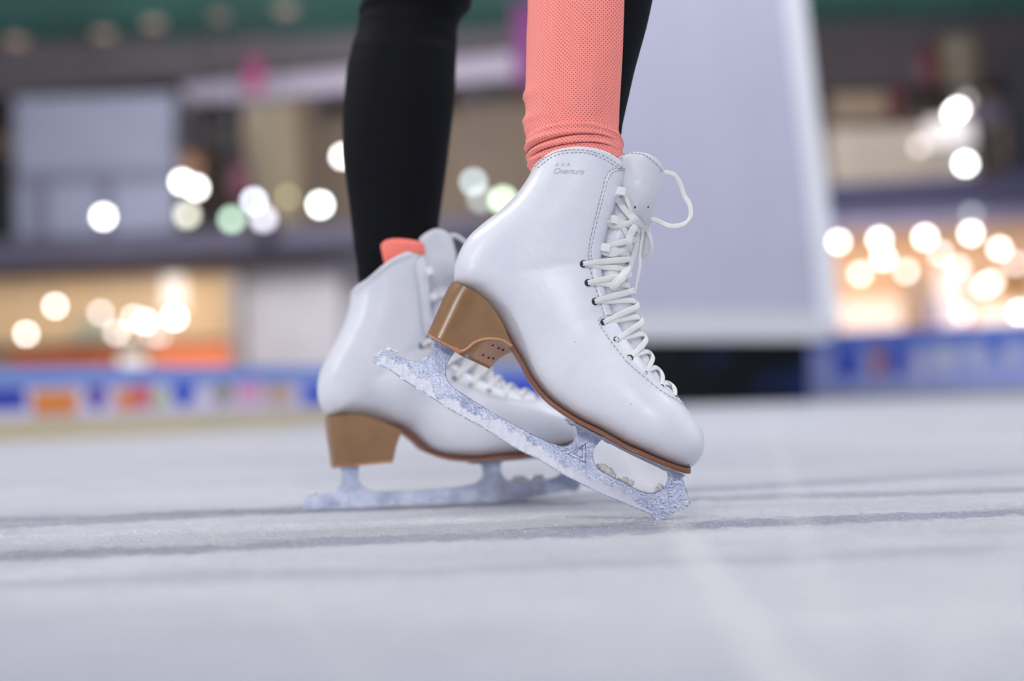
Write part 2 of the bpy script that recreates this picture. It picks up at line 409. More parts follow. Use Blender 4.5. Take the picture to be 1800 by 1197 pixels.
TONGUE = [((1186, 716), (1206, 718), 5, .8, .8), ((1165, 700), (1190, 694), 13, .8, .8), ((1140, 690), (1163, 667), 17, .8, .75), ((1108, 660), (1144, 635), 19, .8, .7),
          ((1090, 625), (1131, 607), 20, .8, .7), ((1075, 595), (1126, 579), 21, .8, .7), ((1060, 570), (1119, 554), 22, .8, .7), ((1048, 535), (1112, 527), 23, .8, .7),
          ((1040, 500), (1103, 500), 24, .8, .7), ((1042, 462), (1102, 462), 22, .8, .7), ((1046, 430), (1110, 430), 22, .8, .7), ((1052, 402), (1124, 402), 22, .8, .7),
          ((1058, 378), (1141, 376), 23, .8, .7), ((1062, 352), (1154, 352), 25, .85, .75), ((1064, 325), (1163, 334), 28, .9, .8), ((1066, 300), (1168, 315), 31, .95, .85)]
body_bm = loft(BODY, raise_top=0.0148, raise_n=4)
tongue_bm = loft(TONGUE, raise_top=0.013, raise_n=3)
BV_BODY = BVHTree.FromBMesh(body_bm)
BV_TONGUE = BVHTree.FromBMesh(tongue_bm)
def cast(o, d):
    best = None
    for bv in (BV_BODY, BV_TONGUE):
        h = bv.ray_cast(o, d)
        if h[0] is not None and (best is None or h[3] < best[3]): best = h
    return best
def side_pt(px, py, off=0.0, far=False, body=True, far_miss=False):
    """point on the near (or far) face of the boot under photo point px, py"""
    s = 1 if far else -1
    q = L(px, py); o = Vector((q.x, s*0.3, q.z)); d = Vector((0, -s, 0))
    h = BV_BODY.ray_cast(o, d) if body else cast(o, d)
    if h is None or h[0] is None:
        if px > 1040 and not far_miss: return side_pt(px-2.5, py+0.5, off, far, body, px < 1030)
        return None, None
    nn = h[1] if h[1].dot(d) < 0 else -h[1]
    return h[0]+nn*off, nn

def build_skate(root):
    boot = obj('boot', body_bm, M_LEATHER, root)
    # dark dots of dirt stay in a scuff part
    tongue = obj('tongue', tongue_bm, M_TONGUE, root)
    # punched marks and tab stitching on the tongue
    bm = bmesh.new()
    for px, py in ((1111.5, 370.5), (1135, 368.5)):
        q = L(px, py); h = cast(Vector((q.x, -0.3, q.z)), Vector((0, 1, 0)))
        if h and h[0]: sphere_bm(bm, h[0], 0.0009, 2, (0.8, 0.5, 1.3))
    obj('punch_hole', bm, M_EYE, tongue)
    def dashes(path, far, bm, off=0.0002, step=0.0026, r=0.00026, body=True):
        pts = catmull(path, 12); P = []
        for p in pts:
            a, nn = side_pt(*p, off, far, body)
            if a is not None: P.append((a, nn))
        acc = 0
        i = 0
        while i < len(P)-1:
            a = P[i][0]; j = i; dist = 0
            while j < len(P)-1 and dist < step*0.62: dist += (P[j+1][0]-P[j][0]).length; j += 1
            if dist < step*3: tube_bm(bm, [a, (a+P[j][0])/2 + P[i][1]*0.0001, P[j][0]], r, 5)
            k = j; dist = 0
            while k < len(P)-1 and dist < step*0.38: dist += (P[k+1][0]-P[k][0]).length; k += 1
            i = max(k, i+1)
    bm = bmesh.new()
    dashes([(1072, 283), (1090, 280), (1108, 279), (1122, 281), (1136, 288), (1150, 298), (1160, 307)], False, bm, off=0.0002, body=False)
    obj('stitching', bm, M_STITCH, tongue)
    for far in (False, True):
        bm = bmesh.new()
        for path in ([(1095, 305), (1078, 306), (1066, 311), (1058, 324), (1053, 345), (1046, 372), (1038, 405), (1031, 440), (1030, 456), (1034, 466)],
                     [(1091, 308), (1078, 310), (1069, 315), (1062, 328), (1057, 347), (1050, 374), (1042, 406), (1035, 440), (1035, 455), (1039, 466)]):
            dashes(path, far, bm, off=0.0013)
        for path in ([(940, 299), (955, 288), (975, 280), (1000, 277.5), (1030, 279), (1055, 286), (1075, 296), (1090, 305)],
                     [(945, 303), (960, 292), (978, 284.5), (1000, 282), (1028, 283), (1052, 290), (1070, 299), (1086, 307)]):
            dashes(path, far, bm)
        for path in ([(1033, 474), (1037, 492), (1043, 511), (1051, 535), (1057, 556)],
                     [(1052, 473), (1058, 495), (1065, 513), (1069, 524)],
                     [(1058, 558), (1050, 562), (1048, 568), (1055, 582), (1068, 602), (1083, 622), (1098, 641), (1122, 662), (1152, 687), (1180, 703), (1198, 712)]):
            dashes(path, far, bm, off=0.0011, step=0.0026)
        obj('stitching', bm, M_STITCH, boot)
        # facing strip: a thin raised leather layer along the lacing edge
        bm = bmesh.new()
        outer = catmull([(1052, 566), (1070, 600), (1098, 638), (1124, 661), (1154, 685), (1182, 701), (1200, 712)], 6)
        inner = catmull([(1076, 557), (1093, 586), (1109, 612), (1128, 639), (1149, 666), (1174, 688), (1200, 708)], 6)
        rows = []
        for o_, i_ in zip(outer, inner):
            row = []
            for q in range(7):
                t = q/6; p, nn = side_pt(o_[0]+(i_[0]-o_[0])*t, o_[1]+(i_[1]-o_[1])*t, 0.0, far)
                if p is None: break
                row.append((p, nn))
            if len(row) == 7: rows.append(row)
        top = [[bm.verts.new(p+nn*(0.0009 if 0 < k < 6 else 0.0001)) for k, (p, nn) in enumerate(r)] for r in rows]
        for r0, r1 in zip(top, top[1:]): ring_bridge(bm, r0, r1, closed=False)
        obj('lace_facing', fix(bm), M_LEATHER, boot)
    # second facing (upper) strip
    for far in (False, True):
        bm = bmesh.new()
        outer = catmull([(1078, 308), (1064, 316), (1055, 345), (1044, 390), (1034, 435), (1036, 468), (1043, 500), (1054, 540), (1060, 556)], 6)
        inner = catmull([(1095, 310), (1091, 325), (1080, 360), (1067, 402), (1057, 440), (1054, 468), (1058, 500), (1067, 533), (1073, 556)], 6)
        rows = []
        for o_, i_ in zip(outer, inner):
            row = []
            for q in range(7):
                t = q/6; p, nn = side_pt(o_[0]+(i_[0]-o_[0])*t, o_[1]+(i_[1]-o_[1])*t, 0.0, far)
                if p is None: break
                row.append((p, nn))
            if len(row) == 7: rows.append(row)
        top = [[bm.verts.new(p+nn*(0.0010 if 0 < k < 6 else 0.0001)) for k, (p, nn) in enumerate(r)] for r in rows]
        for r0, r1 in zip(top, top[1:]): ring_bridge(bm, r0, r1, closed=False)
        obj('hook_facing', fix(bm), M_LEATHER, boot)
    # small scuffs
    M_SC = mat('grey_scuff', rgb(150, 148, 156), 0.8)
    for px, py, sx_, sz_ in ((1203, 812, 2.4, 1.2), (1007, 603, .9, .9), (1101, 709, 1.4, .5), (909, 590, .4, .9), (1113, 695, .5, .5), (1120, 716, .4, .4)):
        p, nn = side_pt(px, py, 0.0)
        if p is not None:
            bm = bmesh.new(); sphere_bm(bm, p, 0.0006, 1, (sx_, 0.25, sz_)); obj('scuff_mark', bm, M_SC, boot)
    # embossed lettering on the collar
    for txt, (px, py), size, name in (('Overture', (969, 317), 0.0066, 'embossed_lettering'), ('A  A  A', (973, 304), 0.0038, 'embossed_mark')):
        cu = bpy.data.curves.new(name, 'FONT'); cu.body = txt; cu.size = size; cu.shear = 0.35
        cu.space_character = 0.95
        to = bpy.data.objects.new('t', cu); C.objects.link(to)
        dg = bpy.context.evaluated_depsgraph_get(); me_ = bpy.data.meshes.new_from_object(to.evaluated_get(dg))
        bpy.data.objects.remove(to)
        b2 = bmesh.new(); b2.from_mesh(me_)
        o0 = L(px, py); ang = -PHI - math.radians(3.0)
        for v in b2.verts:
            x = v.co.x*math.cos(ang)-v.co.y*math.sin(ang); z = v.co.x*math.sin(ang)+v.co.y*math.cos(ang)
            h = BV_BODY.ray_cast(Vector((o0.x+x, -0.3, o0.z+z)), Vector((0, 1, 0)))
            v.co = (h[0]+Vector((0, -0.00035, 0))) if h[0] is not None else Vector((o0.x+x, -0.045, o0.z+z))
        ob = obj(name, b2, M_EMBOSS, boot)
    # --- sole
    SP = [(1209, 820, 20), (1204, 821.5, 26), (1195, 820, 31), (1176, 814, 36), (1150, 804, 40), (1118, 790, 42), (1093, 779, 42), (1054, 757, 42), (1010, 735, 39),
          (977, 713, 35), (955, 694, 31), (933, 666, 28), (917, 636, 27), (900, 608, 27), (888, 587, 27)]
    bm = bmesh.new(); prev = None
    sp = catmull(SP, 5)
    prs = []
    for i, (px, py, w) in enumerate(sp):
        a = L(px, py); q0 = L(*sp[max(0, i-1)][:2]); q1 = L(*sp[min(len(sp)-1, i+1)][:2])
        t = (q1-q0).normalized(); n_ = Vector((t.z, 0, -t.x))
        if n_.z > 0: n_ = -n_
        if i < 4: n_ = (n_ + Vector((-0.2, 0, -1))*0.5).normalized()
        w *= MM; u_ = i/(len(sp)-1); th = 0.0034 - 0.0012*min(1, u_*1.6)
        prof = [(-0.0012, w*0.93), (0.0, w*0.99), (0.0008, w*1.005), (th*0.5, w*1.005), (th-0.0004, w*1.0), (th, w*0.985)]
        ring = [bm.verts.new(a + n_*d + Vector((0, -y, 0))) for d, y in prof] + [bm.verts.new(a + n_*d + Vector((0, y, 0))) for d, y in prof[::-1]]
        prs.append(ring)
    for r0, r1 in zip(prs, prs[1:]): ring_bridge(bm, r0, r1)
    bm.faces.new(prs[0]); bm.faces.new(prs[-1])
    obj('sole', fix(bm), M_SOLE, root)
    # --- heel
    top = catmull([(795, 494), (808, 503), (826, 515), (851, 536), (875, 563), (890, 587), (900, 610)], 4)
    nearb = catmull([(811, 619), (823, 614), (835, 604), (850, 598), (869, 596.5), (887, 600), (900, 610)], 4)
    farb = catmull([(862, 642), (869, 635), (877, 628), (885, 623), (893, 619), (899, 616), (903, 612)], 4)
    back = catmull([(795, 494), (784, 512), (769, 545), (752, 583)], 6)
    bm = bmesh.new(); slices = []
    fr = [-1, -.985, -.94, -.85, -.7, -.5, -.25, 0, .25, .5, .7, .85, .94, .985, 1]
    c0 = L(875, 563)
    for y in fr:
        k = (y+1)/2; ks = k*k*(3-2*k)
        br = [(a[0]+(b[0]-a[0])*ks, a[1]+(b[1]-a[1])*ks) for a, b in zip(nearb, farb)]
        bottom_end = br[0]
        bt = [(752+(bottom_end[0]-752)*t/8, 583+(bottom_end[1]-583)*t/8) for t in range(1, 8)]
        # bottom edge follows the straight heel seat
        loop2 = back + bt + br + top[::-1][1:-1]
        curve = 0.030*(1-math.sqrt(max(0, 1-abs(y)**2.4)))
        edge = 0.0018*(abs(y) > 0.99)
        pts = []
        for (px, py) in loop2:
            v = L(px, py)
            back_w = max(0.0, min(1.0, (L(900, 600).x - v.x)/0.075))
            hgt = max(0, min(1, (v.z - L(752, 583).z)/0.045))
            w = (0.0275 + 0.005*hgt)
            v = v + Vector((curve*back_w**1.5, 0, 0)); v.y = y*w
            pts.append(bm.verts.new(v))
        slices.append(pts)
    nback = len(back); nbt = 7; nbr = len(nearb)
    for s0, s1 in zip(slices, slices[1:]): ring_bridge(bm, s0, s1)
    bm.faces.new(slices[0]); bm.faces.new(slices[-1][::-1])
    fix(bm)
    bm.faces.ensure_lookup_table(); idx = {}
    for si, s_ in enumerate(slices):
        for pi, v in enumerate(s_): idx[v] = pi
    for f in bm.faces:
        ii = [idx[v] for v in f.verts]
        if len(ii) == 4 and min(ii) >= nback+nbt-1+0 and max(ii) <= nback+nbt+nbr-1: f.material_index = 1
        if len(ii) > 4: f.smooth = False
    heel = obj('heel', bm, [M_HEEL, M_BREAST], root, smooth=False)
    for p in heel.data.polygons: p.use_smooth = len(p.vertices) == 4
    heel.data.set_sharp_from_angle(angle=math.radians(38))
    # heel lift: thin layer under the heel, and a light edge round the breast
    bm = bmesh.new(); rings = []
    for y in fr:
        k = (y+1)/2; ks = k*k*(3-2*k)
        ex, ey = 811+(862-811)*ks, 619+(642-619)*ks
        curve = 0.030*(1-math.sqrt(max(0, 1-abs(y)**2.4)))
        a = L(752, 583) + Vector((curve, 0, 0)); b = L(ex, ey)
        dn = L(752, 583)-L(754.5, 577.5)
        w = 0.0278*y
        r = []
        for base in (a, b):
            for s_ in ((0, 1) if base is a else (1, 0)):
                q = base + dn.normalized()*(0.0026*s_ - 0.0002); q.y = w; r.append(bm.verts.new(q))
        rings.append(r)
    for s0, s1 in zip(rings, rings[1:]): ring_bridge(bm, s0, s1)
    bm.faces.new(rings[0]); bm.faces.new(rings[-1][::-1])
    hl = obj('heel_lift', fix(bm), mat('heel_lift_rubber', rgb(176, 124, 92), 0.5), heel, smooth=False)
    bm = bmesh.new(); edge = []
    for p in nearb:
        v = L(*p); v.y = -0.0290; edge.append(v)
    tube_bm(bm, edge, 0.0013, 8)
    obj('breast_edge', bm, mat('pale_leather_edge', rgb(190, 140, 104), 0.45), heel)
    bm = bmesh.new()
    for px, py, y in ((848, 618, 0.0), (858, 622, .008), (866, 624, .014), (866, 607, -.006), (875, 610, 0.002), (883, 613, .008)):
        k = (y/0.0275+1)/2; ks = k*k*(3-2*k)
        cand = [(a[0]+(b[0]-a[0])*ks, a[1]+(b[1]-a[1])*ks) for a, b in zip(nearb, farb)]
        j = min(range(len(cand)), key=lambda q: abs(cand[q][0]-px)); v = L(*cand[j]); v.y = y
        sphere_bm(bm, v, 0.0013, 2, (1.2, 0.7, .7))
    obj('nail_hole', bm, M_EYE, heel)
    # --- blade
    def seg_(pts, k=4): return catmull(pts, k)[:-1]
    poly = seg_([(656, 634), (661, 624), (668, 618), (676, 616), (700, 625), (724, 633), (739, 633), (751, 626), (760, 614), (764, 602)])
    poly += [(764, 598), (799, 614)]
    poly += seg_([(798, 620), (790, 631), (784, 642), (783, 652), (786, 665), (797, 680), (820, 695), (850, 714), (880, 732), (941, 765), (977, 780), (994, 782), (1005, 777), (1011, 769), (1014, 758), (1011, 746)])
    poly += [(1010, 740), (1060, 764)]
    poly += seg_([(1059, 770), (1050, 779), (1044, 788), (1042, 799), (1046, 815), (1060, 829), (1093, 845), (1120, 859), (1140, 865), (1156, 863), (1166, 857), (1172, 848), (1174, 838), (1171, 827)])
    poly += [(1169, 820), (1198, 833)]
    poly += seg_([(1199, 838), (1203, 850), (1208, 866), (1214, 885)])
    poly += [(1214, 888), (1209, 884), (1208, 891), (1203, 887), (1201, 895), (1196, 890), (1193, 898), (1188, 894), (1185, 902), (1179, 898), (1177, 907), (1172, 903), (1168, 911)]
    poly += seg_([(1163, 912), (1154, 913), (1140, 902), (1107, 888), (1065, 870), (1024, 851), (983, 829), (941, 804), (911, 790), (850, 752), (802, 726), (760, 699), (715, 671), (685, 650), (663, 641)])
    bm = bmesh.new()
    vs_ = [bm.verts.new(L(px, py)) for px, py in poly]
    es_ = [bm.edges.new((vs_[i], vs_[(i+1) % len(vs_)])) for i in range(len(vs_))]
    r = bmesh.ops.triangle_fill(bm, use_beauty=True, use_dissolve=False, edges=es_)
    fcs = [f for f in r['geom'] if isinstance(f, bmesh.types.BMFace)]
    ex = bmesh.ops.extrude_face_region(bm, geom=fcs)
    for v in [g_ for g_ in ex['geom'] if isinstance(g_, bmesh.types.BMVert)]: v.co.y += 0.0042
    for v in bm.verts: v.co.y -= 0.0021
    fix(bm)
    bmesh.ops.bevel(bm, geom=[e_ for e_ in bm.edges if len(e_.link_faces) == 2 and e_.calc_face_angle(0) > 1.2 and abs(e_.verts[0].co.y-e_.verts[1].co.y) < 1e-6], offset=0.0004, segments=1, affect='EDGES')
    blade = obj('blade', bm, M_STEEL, root, smooth=False)
    # plates (heel plate and sole plate) with screws
    def plate(path, w, th, name):
        bm = bmesh.new(); rr = []
        pp = catmull(path, 4)
        for i, p in enumerate(pp):
            a = L(*p); t = (L(*pp[min(i+1, len(pp)-1)])-L(*pp[max(0, i-1)])).normalized(); n_ = Vector((t.z, 0, -t.x))
            if n_.z > 0: n_ = -n_
            u = i/(len(pp)-1); ww = w*(0.55+0.45*math.sin(PI*min(1, max(0, u)))**0.4)
            rr.append([bm.verts.new(a+Vector((0, -ww, 0))), bm.verts.new(a+n_*th+Vector((0, -ww*0.97, 0))), bm.verts.new(a+n_*th+Vector((0, ww*0.97, 0))), bm.verts.new(a+Vector((0, ww, 0)))])
        for r0, r1 in zip(rr, rr[1:]): ring_bridge(bm, r0, r1)
        bm.faces.new(rr[0]); bm.faces.new(rr[-1]); fix(bm)
        return obj(name, bm, M_PLATE, root, smooth=False)
    hp = plate([(752, 588), (775, 599), (800, 612), (830, 627)], 0.016, 0.0021, 'heel_plate')
    spl = plate([(995, 734), (1011, 742.5), (1054, 764.5), (1095, 786), (1134, 805), (1172, 821.5), (1201, 832)], 0.026, 0.0020, 'sole_plate')
    def screws(lst, parent):
        bm = bmesh.new()
        for px, py, y in lst:
            c = L(px, py, y)
            bmesh.ops.create_cone(bm, cap_ends=True, segments=14, radius1=0.0032, radius2=0.0022, depth=0.0018, matrix=Matrix.Translation(c) @ Matrix.Rotation(math.pi, 4, 'X'))
            box_bm(bm, c-Vector((0, 0, 0.0009)), (0.005, 0.0007, 0.0003), 1)
        return obj('screw', bm, [M_SCREW, M_EYE], parent, smooth=False)
    screws([(1002, 743, -.018)], spl); screws([(1064, 773.5, -.018)], spl); screws([(1161, 820.5, -.018)], spl)
    screws([(757, 593, -.006)], hp); screws([(812, 622, -.010)], hp)
    # raised triangle on the stanchion
    bm = bmesh.new()
    for tri, inset in (([(998, 797), (1029, 779), (1029, 812)], 0), ([(1008, 796), (1023, 785), (1023, 804)], 1)):
        P = [L(px, py, -0.0021) for px, py in tri]
        for i in range(3): tube_bm(bm, [P[i], P[(i+1) % 3]], 0.00035, 6)
    obj('maker_mark', bm, M_PLATE, blade)
    # snow packed along the runner: a ragged sheet, with loose clumps at the rear
    low = [(664, 641), (685, 650), (715, 671), (760, 699), (802, 726), (850, 752), (911, 790), (941, 804), (983, 829), (1024, 851), (1065, 870), (1107, 888), (1140, 901)]
    lowc = catmull(low, 40)
    rnd = random.Random(5)
    bm = bmesh.new(); prev = None; nl = len(lowc)
    for i, (x, y) in enumerate(lowc):
        u = i/nl
        def nz(f, o): return noise.noise(Vector((u*f, o, 1.7)))
        H = (15 + 4*math.sin(u*9)) if u < .42 else (19 + 4*math.sin(u*14+1)) if u < .82 else 19*(1-u)/.18*.8+4
        H *= max(0.25, 1 + 0.55*nz(26, 0) + 0.35*nz(90, 3)) ; H = min(H, 27)
        H = 2 + (H-2)*min(1, (abs(u-.265)/.03)**1.5)
        if u > .97: H = 2
        row = []
        for q in range(13):
            t = q/12; h = 1.6 + H*t
            th = 0.0 if q in (0, 12) else (0.00035 + 0.0007*max(0, noise.noise(Vector((x*.09, y*.09+h*.08, 3)))+.4) + 0.0005*abs(noise.noise(Vector((x*.32, (y+h)*.32, 8)))))*(1.5 if u < .42 else .8)
            row.append(bm.verts.new(L(x+.48*h, y-.877*h, -0.00205-th)))
        if prev: ring_bridge(bm, prev, row, closed=False)
        prev = row
    for k_ in range(210):
        u = (rnd.random()**1.1)*.44; i = int(u*nl); x, y = lowc[i]
        if 0.24 < u < 0.29: continue
        hgt = rnd.uniform(1, 18); r = rnd.uniform(0.0006, 0.0014)
        sphere_bm(bm, L(x+.48*hgt+rnd.uniform(-2, 2), y-.877*hgt, -0.0024), r, 2, (rnd.uniform(.9, 1.6), rnd.uniform(.4, .7), rnd.uniform(.7, 1.1)))
    for px, py, r in ((690, 615, 2.0), (683, 613, 1.5), (697, 619, 1.4), (672, 618, 1.2), (662, 622, 1.0)):
        for q in range(5): sphere_bm(bm, L(px+rnd.uniform(-5, 5), py+rnd.uniform(-2, 2), rnd.uniform(-.0015, .001)), r*.8*MM*rnd.uniform(.6, 1.1), 2)
    for v in bm.verts:
        n_ = noise.noise_vector(v.co*900); v.co += n_*0.00018
    sn = obj('packed_snow', fix(bm), M_SNOW, blade, smooth=True); sn['kind'] = 'stuff'; sn['label'] = 'white snow packed along the runner'
    # grey slush lumps standing on the runner inside the front opening
    bm = bmesh.new()
    for px, py, r in ((1062, 822, 3.4), (1070, 826, 3.2), (1076, 834, 3), (1052, 819, 1.8), (1100, 843, 3.2), (1107, 847, 2.6), (1092, 845, 2), (1161, 855, 2.6), (1156, 860, 1.8)):
        sphere_bm(bm, L(px, py, 0.0005), r*MM*1.0, 3, (1.2, .4, .9))
        for q in range(4): sphere_bm(bm, L(px+rnd.uniform(-6, 6), py+rnd.uniform(-5, 5), rnd.uniform(-.001, .002)), r*MM*.5, 1, (1, .5, 1))
    for v in bm.verts: v.co += noise.noise_vector(v.co*420)*0.0011
    sl = obj('slush', bm, mat('wet_slush', rgb(236, 235, 238), 0.5), blade); sl['kind'] = 'stuff'
    # droplets
    bm = bmesh.new()
    inside = []
    PX = [p[0] for p in poly]; PY = [p[1] for p in poly]
    def in_poly(x, y):
        c = False; j = len(poly)-1
        for i in range(len(poly)):
            if (PY[i] > y) != (PY[j] > y) and x < (PX[j]-PX[i])*(y-PY[i])/(PY[j]-PY[i])+PX[i]: c = not c
            j = i
        return c
    cnt = 0
    while cnt < 420:
        x, y = rnd.uniform(660, 1212), rnd.uniform(600, 910)
        if not in_poly(x, y): continue
        if x < 840 and rnd.random() < .75: continue
        if not in_poly(x-.48*24, y+.877*24) and x < 1120: continue
        if (0.48*x+0.877*y) < 0.48*1040+0.877*772 and 1000 < x < 1060 and y < 776: continue
        r = rnd.choice((.15, .2, .25, .3, .4, .5)) * MM
        st = 1.8 if x > 1160 else 1.2
        q = L(x, y, -0.0021)
        mtx = Matrix.Translation(q) @ Matrix.Rotation(math.radians(-35 if x > 1160 else 10), 4, 'Y') @ Matrix.Diagonal((st, .4, .7, 1))
        bmesh.ops.create_icosphere(bm, subdivisions=1, radius=r, matrix=mtx); cnt += 1
    dr = obj('water_droplets', bm, M_DROP, blade); dr['kind'] = 'stuff'
    bm = bmesh.new(); cnt = 0
    while cnt < 620:
        x, y = rnd.uniform(660, 1212), rnd.uniform(600, 910)
        if not in_poly(x, y) or (x < 840 and rnd.random() < .7): continue
        sphere_bm(bm, L(x, y, -0.0021), rnd.choice((.25, .35, .45))*MM, 1, (1, .6, 1)); cnt += 1
    fr_ = obj('frost_grains', bm, M_SNOW, blade); fr_['kind'] = 'stuff'

    # --- eyelets, hooks, laces
    EY = [(1022, 468.5), (1030, 501), (1042, 533), (1057, 569), (1077, 600), (1100, 631), (1127, 656), (1156, 679), (1181, 698)]
    HK = [(1055, 439), (1069.5, 390), (1081, 343)]
    NRM = [(1, 0), (1, -.05), (1, -.12), (1, -.25), (1, -.4), (.9, -.5), (.8, -.6), (.7, -.7), (.62, -.78)]
    for far in (False, True):
        for i, (px, py) in enumerate(EY):
            p, nn = side_pt(px, py, 0.0004, far)
            if p is None: continue
            bm = bmesh.new(); sphere_bm(bm, p, 0.0030 if i < 6 else .0018, 2, (1, .32, 1.05))
            obj('eyelet', bm, M_EYE, boot)
    for far in (False, True):
        for px, py in HK:
            p, nn = side_pt(px, py, 0.0, far)
            if p is None: continue
            bm = bmesh.new()
            base_n = Vector((0, -1 if not far else 1, 0)); nn = (nn*0.35+base_n*0.65).normalized(); R = base_n.rotation_difference(nn).to_matrix().to_4x4()
            base = Matrix.Translation(p) @ R @ Matrix.Rotation(PHI + math.radians(10), 4, 'Y')
            s_ = 1 if far else -1
            for c, sz in (((-0.001, s_*0.0006, 0), (.0085, .0012, .0075)), ((0.0016, s_*0.0042, 0), (.0066, .0013, .0062)), ((-0.0010, s_*0.0024, 0), (.0014, .0042, .005))):
                b3 = bmesh.new(); box_bm(b3, c, sz, 0, 0.0005); b3.transform(base)
                tmp = bpy.data.meshes.new('t'); b3.to_mesh(tmp); b3.free(); bm.from_mesh(tmp); bpy.data.meshes.remove(tmp)
            obj('lace_hook', bm, M_HOOK, boot, smooth=False)
    laces = []
    def wrap(e0, e1, nv, off, w, lift=0.0, steps=30, a0=0.0, a1=PI):
        P, Q = L(*e0), L(*e1); pts, nr = [], []
        n_ = (L(e0[0]+nv[0]*10, e0[1]+nv[1]*10)-P).normalized()
        for k in range(steps+1):
            t = k/steps; a = a0+(a1-a0)*t
            c = P.lerp(Q, t); d = (n_*math.sin(a) + Vector((0, -math.cos(a), 0))).normalized()
            h = cast(c + d*0.2, -d)
            if not h or h[0] is None: continue
            u = d
            pts.append(h[0] + u*(off + lift*math.sin(a)))
            nr.append(u)
        # smooth
        for _ in range(3):
            pts = [pts[0]] + [(pts[i-1]+pts[i]*2+pts[i+1])/4 for i in range(1, len(pts)-1)] + [pts[-1]]
        pts = [p + nr[i]*0.0005 for i, p in enumerate(pts)]
        ww = [w*(0.75+0.25*min(1, min(i, len(pts)-1-i)/5)) for i in range(len(pts))]
        bm = bmesh.new(); ribbon_bm(bm, pts, nr, ww, 0.0016); return bm
    path = EY + []
    rows = EY[::-1] + HK[:2]
    nvr = NRM[::-1] + [(1, 0), (1, .05), (1, .1)]
    for i in range(len(rows)-1):
        w = 0.0050 if i > 2 else 0.0040
        for flip in (False, True):
            e0, e1 = rows[i], rows[i+1]
            nv = nvr[i]
            if flip: bm = wrap(e1, e0, nv, 0.0009, w, 0.0003)
            else: bm = wrap(e0, e1, nv, 0.0011, w, 0.0022)
            obj('lace', bm, M_LACE, root)
    def on(px, py, off):
        q = L(px, py); h = cast(Vector((q.x, -0.3, q.z)), Vector((0, 1, 0)))
        return (h[0].y if h and h[0] is not None else -0.006) - off
    def free(ptsn, w, name='lace', par=None, k=8, t=0.0015):
        """free lace: (px, py, y) stations"""
        ptsn = [(p[0], p[1], on(p[0], p[1], p[2][0]) if isinstance(p[2], tuple) else p[2]) + tuple(p[3:]) for p in ptsn]
        P = catmull(ptsn, k); pts = [L(p[0], p[1], p[2]) for p in P]
        tw = [p[3] if len(p) > 3 else 0 for p in P]
        nr = []
        for i in range(len(pts)):
            nr.append(Vector((math.sin(tw[i]), -math.cos(tw[i]), 0)))
        bm = bmesh.new(); ribbon_bm(bm, pts, nr, w, t); return obj(name, bm, M_LACE, par or root)
    # from the top hooks to the knot
    h1, _n = side_pt(1084, 343, 0.003); hy = h1.y
    knot_y = -0.006
    free([(1082, 340, (.0035,), 0), (1088, 342, (.0030,), 0), (1094, 350, (.0015,), .2), (1100, 364, (.0012,), .3), (1107, 380, (.0016,), .5), (1116, 391, (.003,), .6), (1128, 396, knot_y-.003, .7)], 0.0036)
    free([(1078, 349, (.0030,), 0), (1082, 356, (.0022,), .1), (1092, 372, (.0014,), .2), (1102, 384, (.0020,), .4), (1113, 393, (.004,), .5), (1128, 398, knot_y-.005, .7)], 0.0050)
    free([(1066, 395, (.0030,), 0), (1071, 401, (.0020,), 0), (1084, 402, (.0014,), .2), (1098, 398, (.0018,), .4), (1110, 395, (.003,), .6), (1122, 396, knot_y-.004, .7)], 0.0046)
    free([(1073, 385, (.0030,), 0), (1080, 389, (.0016,), .1), (1089, 400, (.0010,), .2), (1098, 417, (.0012,), .3), (1104, 436, (.0014,), .5)], 0.0042)
    free([(1060, 436, (.0030,), 0), (1068, 437, (.0014,), .1), (1080, 443, (.0010,), .2), (1092, 452, (.0012,), .3), (1100, 462, (.0014,), .5)], 0.0042)
    free([(1056, 446, (.0030,), 0), (1064, 450, (.0018,), .1), (1078, 450, (.0012,), .2), (1092, 443, (.0016,), .3), (1101, 438, (.0018,), .5)], 0.0048)
    bow = empty('bow', (0, 0, 0)); bow.parent = root
    bm = bmesh.new()
    ky = L(1125, 396, knot_y)
    for (px, py, dy, r, sc3) in ((1122, 395, -.001, 3.4, (1.3, .9, .8)), (1130, 396, .0, 3.2, (1.2, 1, .9)), (1134, 391, .001, 2.4, (1.4, .9, .7)), (1136, 401, .002, 3.0, (.9, 1, 1.1)), (1116, 398, -.002, 2.0, (1.3, .8, .7))):
        sphere_bm(bm, L(px, py, knot_y+dy), r*MM, 3, sc3)
    obj('knot', bm, M_LACE, bow)
    # big loop out to the right and back to the top of the tongue
    free([(1128, 392, knot_y, .2), (1138, 387, knot_y-.003, .2), (1152, 390, knot_y-.006, .1), (1172, 400, knot_y-.010, 0), (1190, 400, knot_y-.012, -.3), (1203, 393, knot_y-.012, -.9), (1210, 380, knot_y-.010, -.7),
          (1208, 362, knot_y-.008, -.5), (1199, 345, knot_y-.005, -.4), (1193, 325, knot_y-.003, -.5), (1183, 309, knot_y-.001, -.9), (1170, 304, knot_y, -.6), (1163, 305, knot_y, -.3)], 0.0040, 'lace_loop', bow, t=0.0018)
    # small loop hanging on the far side
    free([(1136, 398, .004, .8), (1141, 408, .006, 1.0), (1146, 424, .008, .9), (1146, 438, .009, .7), (1139, 447, .010, .3), (1132, 440, .010, -.3), (1133, 425, .009, -.6), (1136, 410, .007, -.6), (1134, 400, .004, -.5)], 0.0046, 'lace_loop', bow)
